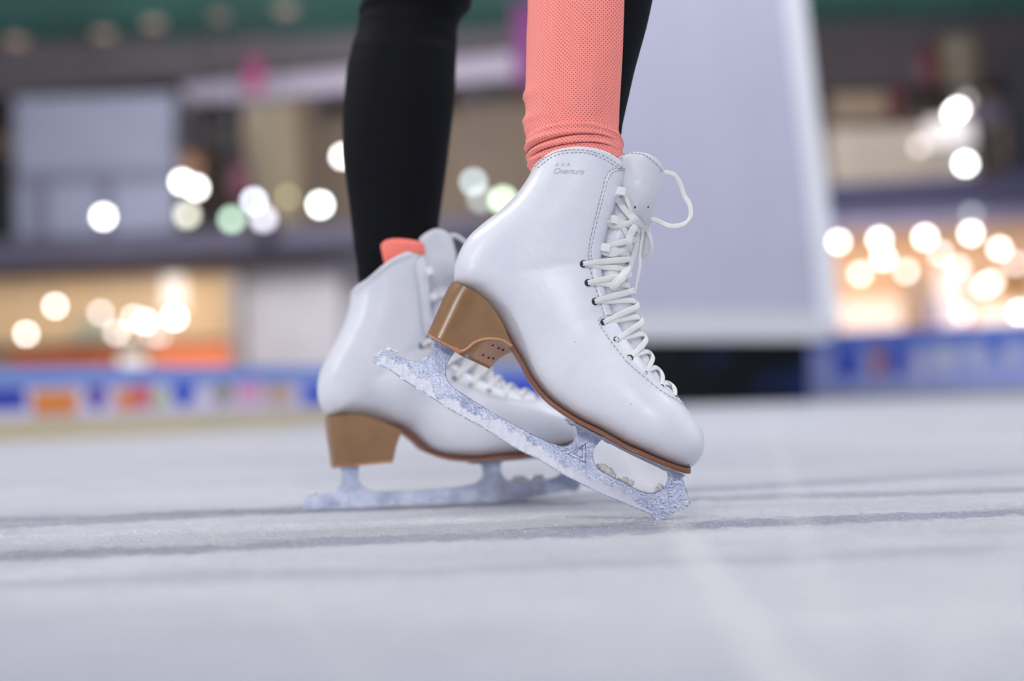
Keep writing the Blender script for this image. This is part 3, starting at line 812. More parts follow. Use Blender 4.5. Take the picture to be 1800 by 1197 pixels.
    # hanging loop and tails on the near side
    free([(1122, 397, knot_y-.004, .3), (1112, 404, (.0055,), .3), (1104, 418, (.005,), .1), (1101, 435, (.0045,), 0), (1103, 455, (.0050,), -.1), (1099, 474, (.0065,), -.2), (1088, 490, (.006,), -.2), (1076, 502, (.004,), 0), (1068, 508, (.0012,), 0)], 0.0060, 'lace_loop', bow)
    free([(1122, 399, knot_y-.003, .6), (1118, 412, (.006,), .6), (1116, 430, (.007,), .5), (1110, 455, (.0075,), .4), (1102, 478, (.0085,), .3), (1092, 492, (.0085,), .2), (1080, 504, (.005,), 0), (1074, 512, (.001,), 0)], 0.0046, 'lace_loop', bow)
    free([(1129, 400, knot_y, .5), (1127, 420, knot_y-.001, .9), (1123, 445, knot_y-.002, 1.0), (1123, 470, knot_y-.003, .9), (1118, 495, knot_y-.004, 1.1), (1114, 519, knot_y-.004, 1.2)], 0.0036, 'lace_tail', bow)
    return root

skate = empty('ice_skate', ORG + Vector((0, 0, -0.0005)))
skate.rotation_euler = (0, -PHI, 0)
build_skate(skate)
tag(skate, 'white leather figure skate in front, heel raised, balancing on its toe pick', 'ice skate')
# the standing skate: the mirror image of the first one
def copy_tree(o, parent=None):
    c = o.copy(); C.objects.link(c)
    if parent: c.parent = parent
    for ch in list(o.children): copy_tree(ch, c)
    return c
skate2 = copy_tree(skate)
def backness_mid(v): return max(0.0, min(1.0, (0.0-0.125-v.x)/0.06))
def shape2(v):
    """the standing boot: shin leaning forward, instep flatter"""
    w = max(0.0, min(1.0, (v.z-0.095)/0.13)); w = w*w*(3-2*w)
    xb = -0.235+0.09*max(0.0, min(1.0, (v.z-0.14)/0.10))
    backness = max(0.0, min(1.0, 1-(v.x-xb)/0.07))
    v.x += 0.021*w; v.z += 0.008*w*backness
    k = math.exp(-((v.x+0.150)/0.040)**2)*max(0.0, min(1.0, (v.z-0.050)/0.015))*max(0.0, 1-max(0.0, (v.z-0.06)/0.06))
    v.z += 0.010*k
    q = max(0.0, min(1.0, (v.z-0.165)/0.06)); v.z -= 0.012*q*min(1.0, abs(v.y)/0.034)*backness_mid(v)
def walk(o):
    for c in o.children: yield c; yield from walk(c)
for c in walk(skate2):
    if c.type == 'MESH':
        c.data = c.data.copy()
        if c.name.split('.')[0] in ('blade', 'packed_snow', 'slush', 'water_droplets', 'frost_grains', 'heel_plate', 'screw', 'maker_mark', 'heel_lift'): continue
        for v in c.data.vertices: shape2(v.co)
ang2, YAW2 = math.radians(-2.2), math.radians(9)
skate2.scale = (1, -1, 1); skate2.rotation_euler = (0, ang2, YAW2)
TAILL = L(664, 641)
low_l = [L(*p) for p in ((664, 641), (715, 671), (760, 699), (850, 752), (941, 804), (1024, 851), (1107, 888), (1140, 902))]
RM2 = skate2.rotation_euler.to_matrix()
TAIL2 = at(543, 889, D2-0.005)
minz = min((RM2 @ v).z for v in low_l)
tl_ = RM2 @ TAILL
skate2.location = (TAIL2.x - tl_.x, TAIL2.y - tl_.y, -minz-0.0012)
tag(skate2, 'white leather figure skate standing flat on the ice behind the raised one', 'ice skate')

# ------------------------------------------------------------------ the skater
def leg_rings(rows, Y, ratio, wob=0.0):
    """rows of (py, left px, right px) -> list of (centre, rx, ry)"""
    out = []
    for py, xl, xr in rows:
        a, b = at(xl, py, Y), at(xr, py, Y); c = (a+b)/2
        out.append((c.x, Y, c.z, (b-a).length/2, (b-a).length/2*ratio))
    return out
FRONT = [(330, 948, 1070), (300, 940, 1084), (270, 930, 1090), (243, 929, 1092), (225, 929, 1094), (205, 928, 1098), (170, 927, 1106), (130, 928, 1115), (90, 929, 1126), (50, 930, 1137), (0, 931, 1148), (-60, 931, 1160)]
REAR = [(540, 645, 725), (520, 640, 735), (505, 632, 742), (480, 629, 750), (460, 627, 760), (440, 624, 766), (400, 619, 771), (350, 613, 778), (300, 606.5, 785), (250, 603, 791), (210, 603, 796), (180, 604.5, 799), (140, 608, 801), (110, 612, 802), (80, 620, 802), (50, 629, 805), (30, 633, 812), (10, 634, 826), (-30, 640, 838)]
def leg_mesh(bm, rings, k=4, seg=40, folds=None):
    data = catmull(rings, k); R = []
    for (cx, cy, cz, rx, ry) in data:
        ring = []
        for q in range(seg):
            a = 2*PI*q/seg; f = 1.0
            if folds: f += folds(cz, a)
            ring.append(bm.verts.new((cx-rx*math.cos(a)*f, cy-ry*math.sin(a)*f, cz)))
        R.append(ring)
    for r0, r1 in zip(R, R[1:]): ring_bridge(bm, r0, r1)
    bm.faces.new(R[0][::-1]); bm.faces.new(R[-1])
bm = bmesh.new()
fr_r = leg_rings(FRONT, D1, 0.98) + [(.075, 1.13, .47, .056, .055), (.078, 1.12, .53, .058, .060), (.06, 1.15, .66, .068, .072), (.045, 1.19, .78, .080, .084), (.03, 1.23, .88, .085, .095)]
D2L = D2+0.012
re_r = leg_rings(REAR, D2L, 0.92) + [(-.085, D2, .53, .060, .062), (-.085, D2-.02, .66, .070, .076), (-.075, D2-.05, .78, .082, .088), (-.06, D2-.08, .88, .088, .098)]
zc = at(700, 470, D2).z; zt = at(700, 20, D2).z
def rear_folds(z, a):
    f = 0
    for z0, amp, ph in ((at(640, 455, D2).z, .014, 0), (at(640, 440, D2).z, .012, 1.5), (at(640, 478, D2).z, .014, .7)):
        f += amp*math.exp(-((z-z0-0.002*math.sin(a*2+ph))/0.0025)**2)
    for z0, amp, ph in ((at(800, 15, D2).z, .03, 0), (at(800, 48, D2).z, .02, 1.2), (at(800, -10, D2).z, .03, 2), (at(800, 75, D2).z, .016, 2.6)):
        f += amp*math.exp(-((z-z0-0.010*math.sin(a+ph))/0.005)**2)
    return f
leg_mesh(bm, fr_r, 4)
leg_mesh(bm, re_r, 5, folds=rear_folds)
leg_mesh(bm, [(-.015, 1.24, .80, .06, .05), (-.015, 1.24, .84, .13, .09), (-.015, 1.24, .90, .155, .115), (-.015, 1.25, .97, .155, .115), (-.015, 1.26, 1.04, .13, .10), (-.015, 1.26, 1.09, .12, .095)], 4)
person = empty('person', (0.0, 1.2, 0))
legs = obj('leggings', fix(bm), M_BLACK, person); legs.location = -person.location
# coral panel down the front leg
bm = bmesh.new(); uvl = bm.loops.layers.uv.new('UVMap')
PAN = [(285, 1091), (262, 1093), (243, 1082.5), (225, 1082), (205, 1082), (170, 1084), (130, 1085.5), (90, 1087), (50, 1088), (0, 1088.5), (-60, 1089)]
FR = {r[0]: r for r in FRONT}
rowsP = []
for (py, xr_edge) in PAN:
    base = FR.get(py) or (py, 931, 1090)
    a, b = at(base[1], py, D1), at(base[2], py, D1); c = (a+b)/2; rx = (b-a).length/2
    e_ = at(xr_edge, py, D1); cs = max(-1, min(1, (c.x-e_.x)/rx)); rowsP.append((c.x, c.z, rx, math.acos(cs)))
rowsP = catmull(rowsP, 6); n0 = 40
grid = []
for (cx, cz, rx, th) in rowsP:
    th = min(th, PI-0.02); row = []
    for q in range(n0+1):
        a = math.radians(-14) + (th-math.radians(-14))*q/n0
        wr = 0.0004*noise.noise(Vector((a*2, cz*40, 0)))
        off = 0.0012 + wr
        # little ripples at the back silhouette
        zz = cz
        for py_, amp in ((170, .0022), (214, .0030), (228, .0018)):
            z0 = at(930, py_, D1).z; off += amp*math.exp(-((zz-z0)/0.0035)**2)*max(0, math.cos(a))**6
        r = rx+off
        row.append((bm.verts.new((cx-r*math.cos(a), D1-r*math.sin(a)*.98, cz)), rx*a))
    grid.append(row)
zs = [r[1] for r in rowsP]
for i in range(len(grid)-1):
    for q in range(n0):
        f = bm.faces.new((grid[i][q][0], grid[i][q+1][0], grid[i+1][q+1][0], grid[i+1][q][0]))
        for lp, (ii, qq) in zip(f.loops, ((i, q), (i, q+1), (i+1, q+1), (i+1, q))): lp[uvl].uv = (grid[ii][qq][1]-grid[ii][-1][1], zs[ii])
fix(bm)
pan = obj('coral_panel', bm, M_CORAL_D, person); pan.location = -person.location
sm_ = pan.modifiers.new('solidify', 'SOLIDIFY'); sm_.thickness = 0.0012; sm_.offset = 0
pan['label'] = 'perforated coral knit panel down the shin'
# bunched hem at the boot collar
bm = bmesh.new(); uvl = bm.loops.layers.uv.new('UVMap')
prof = [(238, 928, 1086), (243, 925, 1091), (250, 922.5, 1094), (258, 922, 1095), (264, 924, 1094.5), (267, 926.5, 1092), (270, 925.5, 1093.5), (275, 924.5, 1094.5), (280, 926, 1094), (282, 929, 1091), (286, 928, 1092), (292, 929.5, 1091), (298, 933, 1088), (306, 938, 1082), (316, 942, 1078)]
prof = catmull(prof, 4); R = []; seg = 72
for (py, xl, xr) in prof:
    a_, b_ = at(xl, py, D1), at(xr, py, D1); c = (a_+b_)/2; rx = (b_-a_).length/2
    ring = []
    for q in range(seg):
        a = 2*PI*q/seg
        dz = 0.0085*max(0, math.sin(a)) * (1-0.25*math.cos(a)) - 0.001
        f = 0.0009*noise.noise(Vector((math.cos(a)*1.5, math.sin(a)*1.5, c.z*260))) + 0.0006*math.sin(a*2+c.z*900)
        r = rx+f
        ring.append(bm.verts.new((c.x-r*math.cos(a), D1-r*math.sin(a), c.z+dz)))
    R.append(ring)
for i in range(len(R)-1):
    for q in range(seg):
        q2 = (q+1) % seg
        f = bm.faces.new((R[i][q], R[i][q2], R[i+1][q2], R[i+1][q]))
        for lp, (ii, qq) in zip(f.loops, ((i, q), (i, q+1), (i+1, q+1), (i+1, q))): lp[uvl].uv = (2*PI*qq/seg*0.0375, prof[ii][0]*0.00046)
fix(bm)
cuff = obj('bunched_hem', bm, M_CORAL_D, person); cuff.location = -person.location
cuff['label'] = 'bunched coral hem over the collar'
# dark seam lines of the hem
bm = bmesh.new()
for py, dz_ in ((267.5, 0), (281.5, 0)):
    i = min(range(len(prof)), key=lambda k_: abs(prof[k_][0]-py)); ring = [v for v in range(seg)]
    a_, b_ = at(prof[i][1], prof[i][0], D1), at(prof[i][2], prof[i][0], D1); c = (a_+b_)/2; rx = (b_-a_).length/2+0.0004
    pts = []
    for q in range(-2, 39):
        a = 2*PI*q/seg; dz = 0.0085*max(0, math.sin(a))*(1-0.25*math.cos(a)) - 0.001
        pts.append(Vector((c.x-rx*math.cos(a), D1-rx*math.sin(a), c.z+dz)))
    tube_bm(bm, pts, 0.00035, 6)
hs = obj('hem_seam', bm, mat('dark_seam', rgb(110, 36, 36), 0.8), person); hs.location = -person.location
# coral cuff showing at the standing ankle
bm = bmesh.new(); rows = []
top_c = catmull([(676, 437), (684, 430), (700, 427.5), (730, 430), (752, 435), (768, 440)], 6)
bot_c = catmull([(684, 484), (688, 484), (702, 480), (722, 476), (738, 472), (756, 468)], 6)
def rear_y(px, py):
    import bisect
    rr = sorted(REAR); ys_ = [r[0] for r in rr]; i = max(1, min(len(rr)-1, bisect.bisect(ys_, py))); a, b = rr[i-1], rr[i]
    t = (py-a[0])/(b[0]-a[0]); xl = a[1]+(b[1]-a[1])*t; xr = a[2]+(b[2]-a[2])*t
    c = (xl+xr)/2; r = (xr-xl)/2; u = max(-1, min(1, (px-c)/r)); return math.sqrt(max(0, 1-u*u))*r/1860*0.98
for t_, b_ in zip(top_c, bot_c):
    row = []
    for q in range(9):
        k = q/8; px, py = t_[0]+(b_[0]-t_[0])*k, t_[1]+(b_[1]-t_[1])*k
        p = at(px, py, D2L); bulge = 0.0022*math.sin(PI*min(1, k*1.2))+0.0008*math.sin(k*22+px*.05)
        p.y = D2L - rear_y(px, py)*.94 - 0.0012 - bulge; row.append(bm.verts.new(p))
    rows.append(row)
for r0, r1 in zip(rows, rows[1:]): ring_bridge(bm, r0, r1, closed=False)
ac = obj('ankle_cuff', fix(bm), M_CORAL, person); ac.location = -person.location
sm_ = ac.modifiers.new('solidify', 'SOLIDIFY'); sm_.thickness = 0.003; sm_.offset = 0
ac['label'] = 'coral cuff showing above the standing boot'
tag(person, 'person seen from the shins down, black leggings with a coral knit panel, standing on skates', 'person')

# snow crumbs scraped up round the blades
bm = bmesh.new(); rnd = random.Random(3)
for i in range(2600):
    if i < 500: p = at(rnd.gauss(1150, 60), 913, D1); x, y = p.x, D1+rnd.gauss(0, .02)
    else:
        x = rnd.uniform(-.5, .5); ys0 = rnd.choice((1.075, 1.10, 1.165, 1.19, 1.30)); y = ys0 + rnd.gauss(0, .010) + x*0.04
    r = rnd.choice((.2, .25, .3, .35, .5))*MM
    sphere_bm(bm, (x, y, ice_h(x, y)+r*.25), r, 1, (rnd.uniform(.8, 1.6), rnd.uniform(.8, 1.4), rnd.uniform(.5, .9)))
for v in bm.verts: v.co += Vector([rnd.uniform(-1, 1)*0.00012 for _ in range(3)])
cr_ = obj('snow_crumbs', bm, M_SNOW); tag(cr_, 'fine white snow crumbs scraped up along the tracks in the ice', 'snow', kind='stuff')

# ------------------------------------------------------------------ the mall beyond the rink
def flat(name, col, rough=0.7, var=0.06, scale=1.5, **kw):
    m = mat(name, col, rough, **kw); g = N(m)
    g.l(g.mix(g.ramp(g.noise(scale, 3), [(0.3, 0.0), (0.7, 1.0)]), col, tuple(c*(1-var*2) for c in col[:3])+(1,)), g.p.inputs['Base Color'])
    return m
def pxbox(name, x0, y0, x1, y1, D, thick, m, parent=None, bevel=0.0, bmx=None, ground=False):
    """upright box standing at distance D, sized from the photo"""
    c = at((x0+x1)/2, (y0+y1)/2, D); w = (x1-x0)*D/F_PX; h = (y1-y0)*D/F_PX
    if ground: zt__ = c.z+h/2; h = zt__; c.z = zt__/2
    b = bmx or bmesh.new(); box_bm(b, (c.x, D+thick/2, c.z), (w, thick, h), 0, bevel)
    if bmx: return None
    return obj(name, b, m, parent, smooth=False)
def strip(name, pts_top, pts_bot, D0, D1_, thick, m, parent=None):
    """long slab whose front edge runs from (x0,y) at D0 to (x1,y) at D1_"""
    b = bmesh.new(); P = []
    for (x, y), Dd in zip(pts_top+pts_bot, (D0, D1_, D0, D1_)):
        P.append(at(x, y, Dd))
    f = [b.verts.new(p) for p in P]; k = [b.verts.new(p+Vector((0, thick, 0))) for p in P]
    tl, tr, bl, br = f; TL, TR, BL, BR = k
    for q in ((tl, tr, br, bl), (TL, TR, BR, BL), (tl, tr, TR, TL), (bl, br, BR, BL), (tl, bl, BL, TL), (tr, br, BR, TR)): b.faces.new(q)
    return obj(name, fix(b), m, parent, smooth=False)
S = 'structure'
DW = 27.0
lwall = strip('wall_back', [(-200, 560), (1990, 420)], [(-200, 720), (1990, 640)], DW+3, DW+3, .3, flat('mall_ground_wall', rgb(206, 198, 200))); lwall['kind'] = S
gl = strip('wall_ground', [(-200, 455), (700, 400)], [(-200, 720), (700, 705)], DW-.3, DW-.3, .2, flat('pale_lower_wall', rgb(200, 196, 204))); gl['kind'] = S
up = strip('wall_upper', [(-200, -60), (1100, -140)], [(-200, 450), (1100, 400)], DW+1.5, DW+1.5, .3, flat('beige_upper_wall', rgb(152, 134, 118), var=.1, scale=.7)); up['kind'] = S
upr = strip('wall_right', [(1000, 60), (1990, 20)], [(1000, 345), (1990, 300)], DW+1.5, DW+1.5, .3, flat('tan_upper_wall', rgb(170, 150, 132), var=.1, scale=.7)); upr['kind'] = S
ce = strip('ceiling', [(-200, -110), (1000, -240)], [(-200, 88), (1000, 0)], DW-1.5, DW-1.5, 2.5, flat('teal_ceiling', rgb(44, 88, 84), var=.18, scale=.35)); ce['kind'] = S
t1 = strip('trim_1', [(-200, 90), (1000, 2)], [(-200, 190), (1000, 70)], DW-1.7, DW-1.7, .8, flat('grey_fascia', rgb(92, 86, 94), var=.12, scale=.6)); t1['kind'] = S
t5 = strip('trim_5', [(-200, 188), (330, 158)], [(-200, 205), (330, 182)], DW-1.0, DW-1.0, .8, flat('dark_fascia', rgb(44, 38, 42))); t5['kind'] = S
t2 = strip('trim_2', [(325, 140), (1000, 70)], [(325, 182), (1000, 128)], DW-1.2, DW-1.2, .5, flat('lavender_cove', rgb(186, 178, 200), var=.04)); t2['kind'] = S
t3 = strip('trim_3', [(-200, 430), (1000, 372)], [(-200, 482), (1000, 402)], DW-2.5, DW-2.5, 4.0, flat('dark_slab_edge', rgb(88, 86, 108), var=.08)); t3['kind'] = S
t4 = strip('trim_4', [(1000, 352), (1990, 292)], [(1000, 378), (1990, 336)], DW-2.5, DW-2.5, 4.0, flat('navy_slab_edge', rgb(66, 64, 98))); t4['kind'] = S
t6 = strip('trim_6', [(1000, 384), (1990, 334)], [(1000, 425), (1990, 372)], DW-1.9, DW-1.9, 1.0, flat('lavender_soffit', rgb(158, 154, 184))); t6['kind'] = S
ce2 = strip('ceiling', [(1380, -120), (1990, -150)], [(1380, 165), (1990, 128)], DW-1.5, DW-1.5, 1.2, flat('brown_ceiling', rgb(66, 58, 64), var=.12, scale=.5)); ce2['kind'] = S

cs = bmesh.new(); box_bm(cs, (0, 22.4, 6.75), (26, 6.0, .2)); cs = obj('ceiling', cs, flat('teal_upper_ceiling', rgb(66, 122, 114), var=.2, scale=.5), smooth=False); cs['kind'] = S
# hoarding behind the upper balcony
h = empty('blank_hoarding', at(168, 445, 24.7)); 
def pchild(name, *a, par=None, **kw):
    o = pxbox(name, *a, **kw); o.parent = par; o.location = -par.location; return o
pchild('panel', 26, 166, 309, 442, 24.7, .12, flat('pale_blue_panel', rgb(146, 150, 174), var=.03), par=h)
pchild('rail', 26, 300, 309, 318, 24.6, .06, flat('grey_rail', rgb(120, 122, 146)), par=h)
for x in (72, 186): pchild('post', x-9, 318, x+9, 430, 24.6, .08, flat('grey_post', rgb(112, 112, 136)), par=h)
tag(h, 'big blank pale blue-grey hoarding with a rail on the left balcony', 'hoarding')
d = pxbox('door_panel', -60, 268, 18, 445, 24.6, .2, flat('black_panel', rgb(12, 12, 16))); tag(d, 'tall black panel at the far left edge of the balcony', 'panel')
# curved dark staircase-like canopy between hoarding and wall
bm = bmesh.new()
pts = catmull([at(316, 188, 25.2), at(345, 200, 25.2), at(378, 232, 25.2), at(400, 268, 25.2), at(418, 320, 25.2), at(424, 375, 25.2)], 6)
tube_bm(bm, pts, [0.18 + 0.10*math.sin(PI*i/(len(pts)-1)) for i in range(len(pts))], 10)
o = obj('curved_duct', bm, flat('dark_brown_duct', rgb(46, 36, 40))); tag(o, 'dark curved duct beside the pale hoarding', 'duct')
bm = bmesh.new(); c = at(362, 232, 24.3); tube_bm(bm, [c, Vector((c.x, c.y, 6.66))], .01, 6); sphere_bm(bm, c, .42, 3, (1.1, .3, .8)); sphere_bm(bm, c+Vector((.3, 0, -.25)), .3, 3, (1.2, .45, .7))
o = obj('hanging_ornament', bm, flat('dark_ornament', rgb(34, 28, 32))); tag(o, 'dark lumpy ornament hanging right of the pale hoarding', 'ornament')
o = pxbox('column', 428, 172, 530, 412, 26.2, .5, flat('tan_column', rgb(160, 146, 124), var=.05)); tag(o, 'wide tan column on the left upper floor', 'column')
o = pxbox('column', 537, 165, 548, 405, 25.8, .12, flat('brown_column', rgb(120, 98, 80))); tag(o, 'narrow brown column right of the wide tan column', 'column')
o = pxbox('shop_sign', 320, 268, 354, 302, 25.0, .1, mat('orange_sign', rgb(190, 132, 84), .6)); tag(o, 'small square orange sign above the two brightest balcony lamps', 'sign')
o = pxbox('dark_door', 364, 352, 384, 420, 25.4, .1, flat('dark_door_wood', rgb(40, 36, 42))); tag(o, 'narrow dark doorway panel on the left upper floor', 'door')
o = pxbox('red_banner', 408, 290, 434, 345, 24.75, .06, flat('dull_red_cloth', rgb(112, 56, 74))); c = at(421, 292, 24.78); bm = bmesh.new(); tube_bm(bm, [c, Vector((c.x, c.y, 6.66))], .01, 6); obj('cord', bm, M_EYE, o); tag(o, 'dull red banner beside the wide tan column', 'banner')
bm = bmesh.new(); c = at(447, 137, 24.4)
box_bm(bm, (c.x, 24.4, c.z), (.30, .03, .55), 0, .01); tube_bm(bm, [c+Vector((0, 0, .27)), Vector((c.x, c.y, 6.66))], .01, 6); tube_bm(bm, [c+Vector((-.17, 0, .285)), c+Vector((.17, 0, .285))], .02, 8)
o = obj('hanging_banner', bm, flat('pink_cloth', rgb(156, 52, 106))); tag(o, 'small pink banner hanging below the grey ceiling edge', 'banner')
bm = bmesh.new(); c = at(925, 78, 22.0)
box_bm(bm, (c.x, 22.0, c.z), (.40, .03, 1.25), 0, .01); tube_bm(bm, [c+Vector((0, 0, .27)), Vector((c.x, c.y, 6.66))], .01, 6); tube_bm(bm, [c+Vector((-.22, 0, .64)), c+Vector((.22, 0, .64))], .02, 8)
o = obj('hanging_banner', bm, flat('magenta_cloth', rgb(88, 22, 88))); tag(o, 'dark magenta banner hanging just left of the coral shin panel', 'banner')
# lanterns at right
for (x, y, w, hh, lab) in ((1632, 116, 40, 66, 'larger dark red lantern hanging under the right ceiling'), (1577, 180, 26, 66, 'slimmer dark red lantern hanging lower at right')):
    ln = empty('paper_lantern', at(x, y, 23)); c = Vector((0, 0, 0)); s_ = 23/F_PX
    bm = bmesh.new(); k = 12
    prof_ = [(0.0, .5), (.28, .5), (.42, .42), (.5, .2), (.5, -.2), (.42, -.42), (.28, -.5), (0, -.5)]
    rr = [[bm.verts.new((w*s_*r*math.cos(2*PI*q/k), w*s_*r*math.sin(2*PI*q/k), hh*s_*z)) for q in range(k)] for r, z in prof_[1:-1]]
    for a, b in zip(rr, rr[1:]): ring_bridge(bm, a, b)
    bm.faces.new(rr[0]); bm.faces.new(rr[-1])
    obj('lantern_body', fix(bm), flat('dark_red_paper', rgb(72, 14, 26)), ln)
    bm = bmesh.new(); tube_bm(bm, [(0, 0, hh*s_*.5), (0, 0, 6.66-ln.location.z)], .008, 6); obj('cord', bm, M_EYE, ln)
    tag(ln, lab, 'lantern')
o = pxbox('wall_screen', 1655, 62, 1716, 150, 25.4, .1, flat('olive_panel', rgb(112, 98, 72))); tag(o, 'dull olive panel behind the larger red lantern', 'panel')
o = pxbox('pale_panel', 1460, 165, 1560, 208, 25.6, .1, flat('beige_panel', rgb(150, 130, 112))); tag(o, 'dim beige panel right of the white tower top', 'panel')
o = pxbox('counter', 1460, 222, 1720, 324, 25.6, .3, flat('cream_counter', rgb(206, 192, 180), var=.04)); tag(o, 'pale cream counter front on the right upper floor', 'counter')
lm = mat('lit_display', rgb(240, 236, 236), .6, emit=rgb(255, 246, 246), es=.55)
o = pxbox('display_case', 1636, 208, 1712, 254, 25.29, .3, lm); tag(o, 'glowing white display case on the right upper floor', 'display case')
ped = pxbox('pedestal', 1636, 254, 1712, 324, 25.29, .3, flat('cream_pedestal', rgb(204, 192, 182))); ped.parent = o
o = pxbox('dark_screen', 1775, 90, 1860, 320, 25.2, .2, flat('dim_blue_panel', rgb(52, 52, 64))); tag(o, 'dark blue-grey panel at the right frame edge upstairs', 'panel')

# a person on the upper floor at right
def small_person():
    D = 24.4; foot = at(1738, 322, D); H = 1.72
    o = empty('person', (foot.x, D, foot.z))
    def skin(name, verts, edges, rad, m):
        me_ = bpy.data.meshes.new(name); me_.from_pydata(verts, edges, []); ob = bpy.data.objects.new(name, me_); C.objects.link(ob); ob.parent = o
        sk = ob.modifiers.new('skin', 'SKIN'); sk.use_smooth_shade = True
        for i, r in enumerate(rad): me_.skin_vertices[0].data[i].radius = (r, r)
        me_.skin_vertices[0].data[0].use_root = True
        ss = ob.modifiers.new('sub', 'SUBSURF'); ss.levels = 1; ss.render_levels = 2
        me_.materials.append(m); return ob
    skin('body', [(0, 0, .95), (0, 0, 1.15), (0, 0, 1.36), (0, 0, 1.48), (0, 0, 1.60), (0, 0, 1.68),
                  (-.17, 0, 1.38), (-.23, -.02, 1.12), (-.22, -.14, .95), (.17, 0, 1.38), (.23, -.02, 1.12), (.22, -.12, .92),
                  (-.09, 0, .90), (-.10, -.01, .50), (-.10, .02, .08), (-.10, -.12, .04), (.09, 0, .90), (.11, -.02, .50), (.12, .02, .08), (.12, -.12, .04)],
         [(0, 1), (1, 2), (2, 3), (3, 4), (4, 5), (2, 6), (6, 7), (7, 8), (2, 9), (9, 10), (10, 11), (0, 12), (12, 13), (13, 14), (14, 15), (0, 16), (16, 17), (17, 18), (18, 19)],
         [.13, .12, .13, .05, .09, .07, .06, .045, .035, .06, .045, .035, .085, .06, .045, .035, .085, .06, .045, .035], flat('skin_tone', rgb(150, 112, 96)))
    skin('jacket', [(0, 0, .92), (0, 0, 1.15), (0, 0, 1.40), (-.18, 0, 1.40), (-.24, -.02, 1.12), (-.22, -.13, .97), (.18, 0, 1.40), (.24, -.02, 1.12), (.22, -.11, .95)],
         [(0, 1), (1, 2), (2, 3), (3, 4), (4, 5), (2, 6), (6, 7), (7, 8)], [.16, .15, .15, .075, .058, .05, .075, .058, .05], flat('grey_jacket', rgb(84, 84, 104)))
    skin('trousers', [(0, 0, .92), (-.09, 0, .86), (-.10, -.01, .50), (-.10, .02, .08), (.09, 0, .86), (.11, -.02, .50), (.12, .02, .08)],
         [(0, 1), (1, 2), (2, 3), (0, 4), (4, 5), (5, 6)], [.15, .10, .075, .06, .10, .075, .06], flat('black_trousers', rgb(22, 22, 30)))
    bm = bmesh.new(); sphere_bm(bm, (0, .02, 1.64), .125, 3, (1, 1.05, 1.15)); obj('hair', bm, flat('dark_hair', rgb(18, 14, 18)), o)
    tag(o, 'blurred person in grey jacket and black trousers standing on the right balcony', 'person')
small_person()

# shopfront, left ground floor
sf = empty('shopfront', at(200, 660, 25.4)); 
pchild('lit_window', -60, 486, 418, 650, 25.6, .2, mat('warm_shop_glow', rgb(200, 170, 130), .8, emit=rgb(226, 190, 148), es=.24), par=sf)
pchild('dark_ledge', -60, 602, 402, 622, 25.2, .15, flat('dark_counter_top', rgb(70, 54, 48)), par=sf)
pchild('frame', 402, 480, 420, 650, 25.3, .2, flat('shop_frame', rgb(186, 180, 180)), par=sf)
tag(sf, 'warm lit shopfront on the left ground floor', 'shopfront')
o = pxbox('shop_counter', 15, 618, 195, 668, 24.6, .4, flat('orange_counter', rgb(214, 112, 62), var=.2, scale=2.0), ground=True); tag(o, 'dark orange counter in the left half of the warm left shopfront', 'counter')
o = pxbox('shop_counter', 268, 606, 398, 662, 24.6, .4, mat('lit_orange_counter', rgb(226, 124, 80), .7, emit=rgb(240, 130, 80), es=.25), ground=True); tag(o, 'bright orange counter below the brightest left ground-floor lamp', 'counter')
for (x, y, w, hh, e_, lab, cat) in ((305, 515, 34, 60, .75, 'tall soft white glowing sign above the brightest left ground-floor lamp', 'lit sign'), (231, 640, 40, 52, .8, 'soft white glowing display between the two orange counters', 'lit display'), (528, 545, 26, 36, .25, 'faint pinkish lit display on the pale left lower wall', 'lit display')):
    o = pxbox('lit_display', x-w/2, y-hh/2, x+w/2, y+hh/2, 25.46 if x < 500 else 26.56, .12, mat('soft_white_glow', rgb(230, 222, 216), .7, emit=rgb(255, 244, 232), es=e_)); tag(o, lab, cat)
o = pxbox('wall_panel', 130, 560, 190, 600, 24.9, .1, flat('sage_panel', rgb(178, 176, 152))); tag(o, 'pale sage panel inside the warm left shopfront', 'panel')
o = pxbox('wall_panel', 430, 470, 600, 690, 26.0, .3, flat('pale_grey_panel', rgb(204, 203, 212))); tag(o, 'pale grey wall panel right of the warm left shopfront', 'panel')
bm = bmesh.new(); c = at(470, 408, 24.3)
box_bm(bm, (c.x, 24.36, c.z+.1), (.34, .3, .22), 0, .04); tube_bm(bm, [c, c+Vector((0, -.1, -.28))], [.14, .05], 10)
o = obj('slab_bracket', bm, flat('dark_bracket', rgb(44, 42, 60))); tag(o, 'dark bracket lamp housing under the left balcony slab', 'bracket')

# shopfront, right ground floor
sf = empty('shopfront', at(1640, 600, 26)); 
pchild('lit_window', 1450, 388, 1900, 640, 26.2, .2, mat('amber_shop_glow', rgb(206, 160, 118), .8, emit=rgb(228, 184, 142), es=.34), par=sf)
pchild('frame', 1450, 380, 1462, 640, 26.0, .2, flat('shop_frame_b', rgb(186, 170, 170)), par=sf)
tag(sf, 'amber lit shopfront on the right ground floor', 'shopfront')
for (x0, y0, x1, y1, e_, col, lab) in ((1478, 525, 1586, 600, .62, (255, 226, 204), 'wide peach glowing display at the left of the amber shopfront'), (1716, 532, 1830, 585, .8, (255, 236, 214), 'wide peach glowing display at the right of the amber shopfront'),
                                     (1650, 468, 1700, 590, .62, (250, 238, 238), 'tall white glowing display in the middle of the amber shopfront')):
    o = pxbox('lit_display', x0, y0, x1, y1, 25.72, .13, mat('peach_glow', rgb(230, 200, 180), .7, emit=rgb(*col), es=e_), ground=True); tag(o, lab, 'lit display')
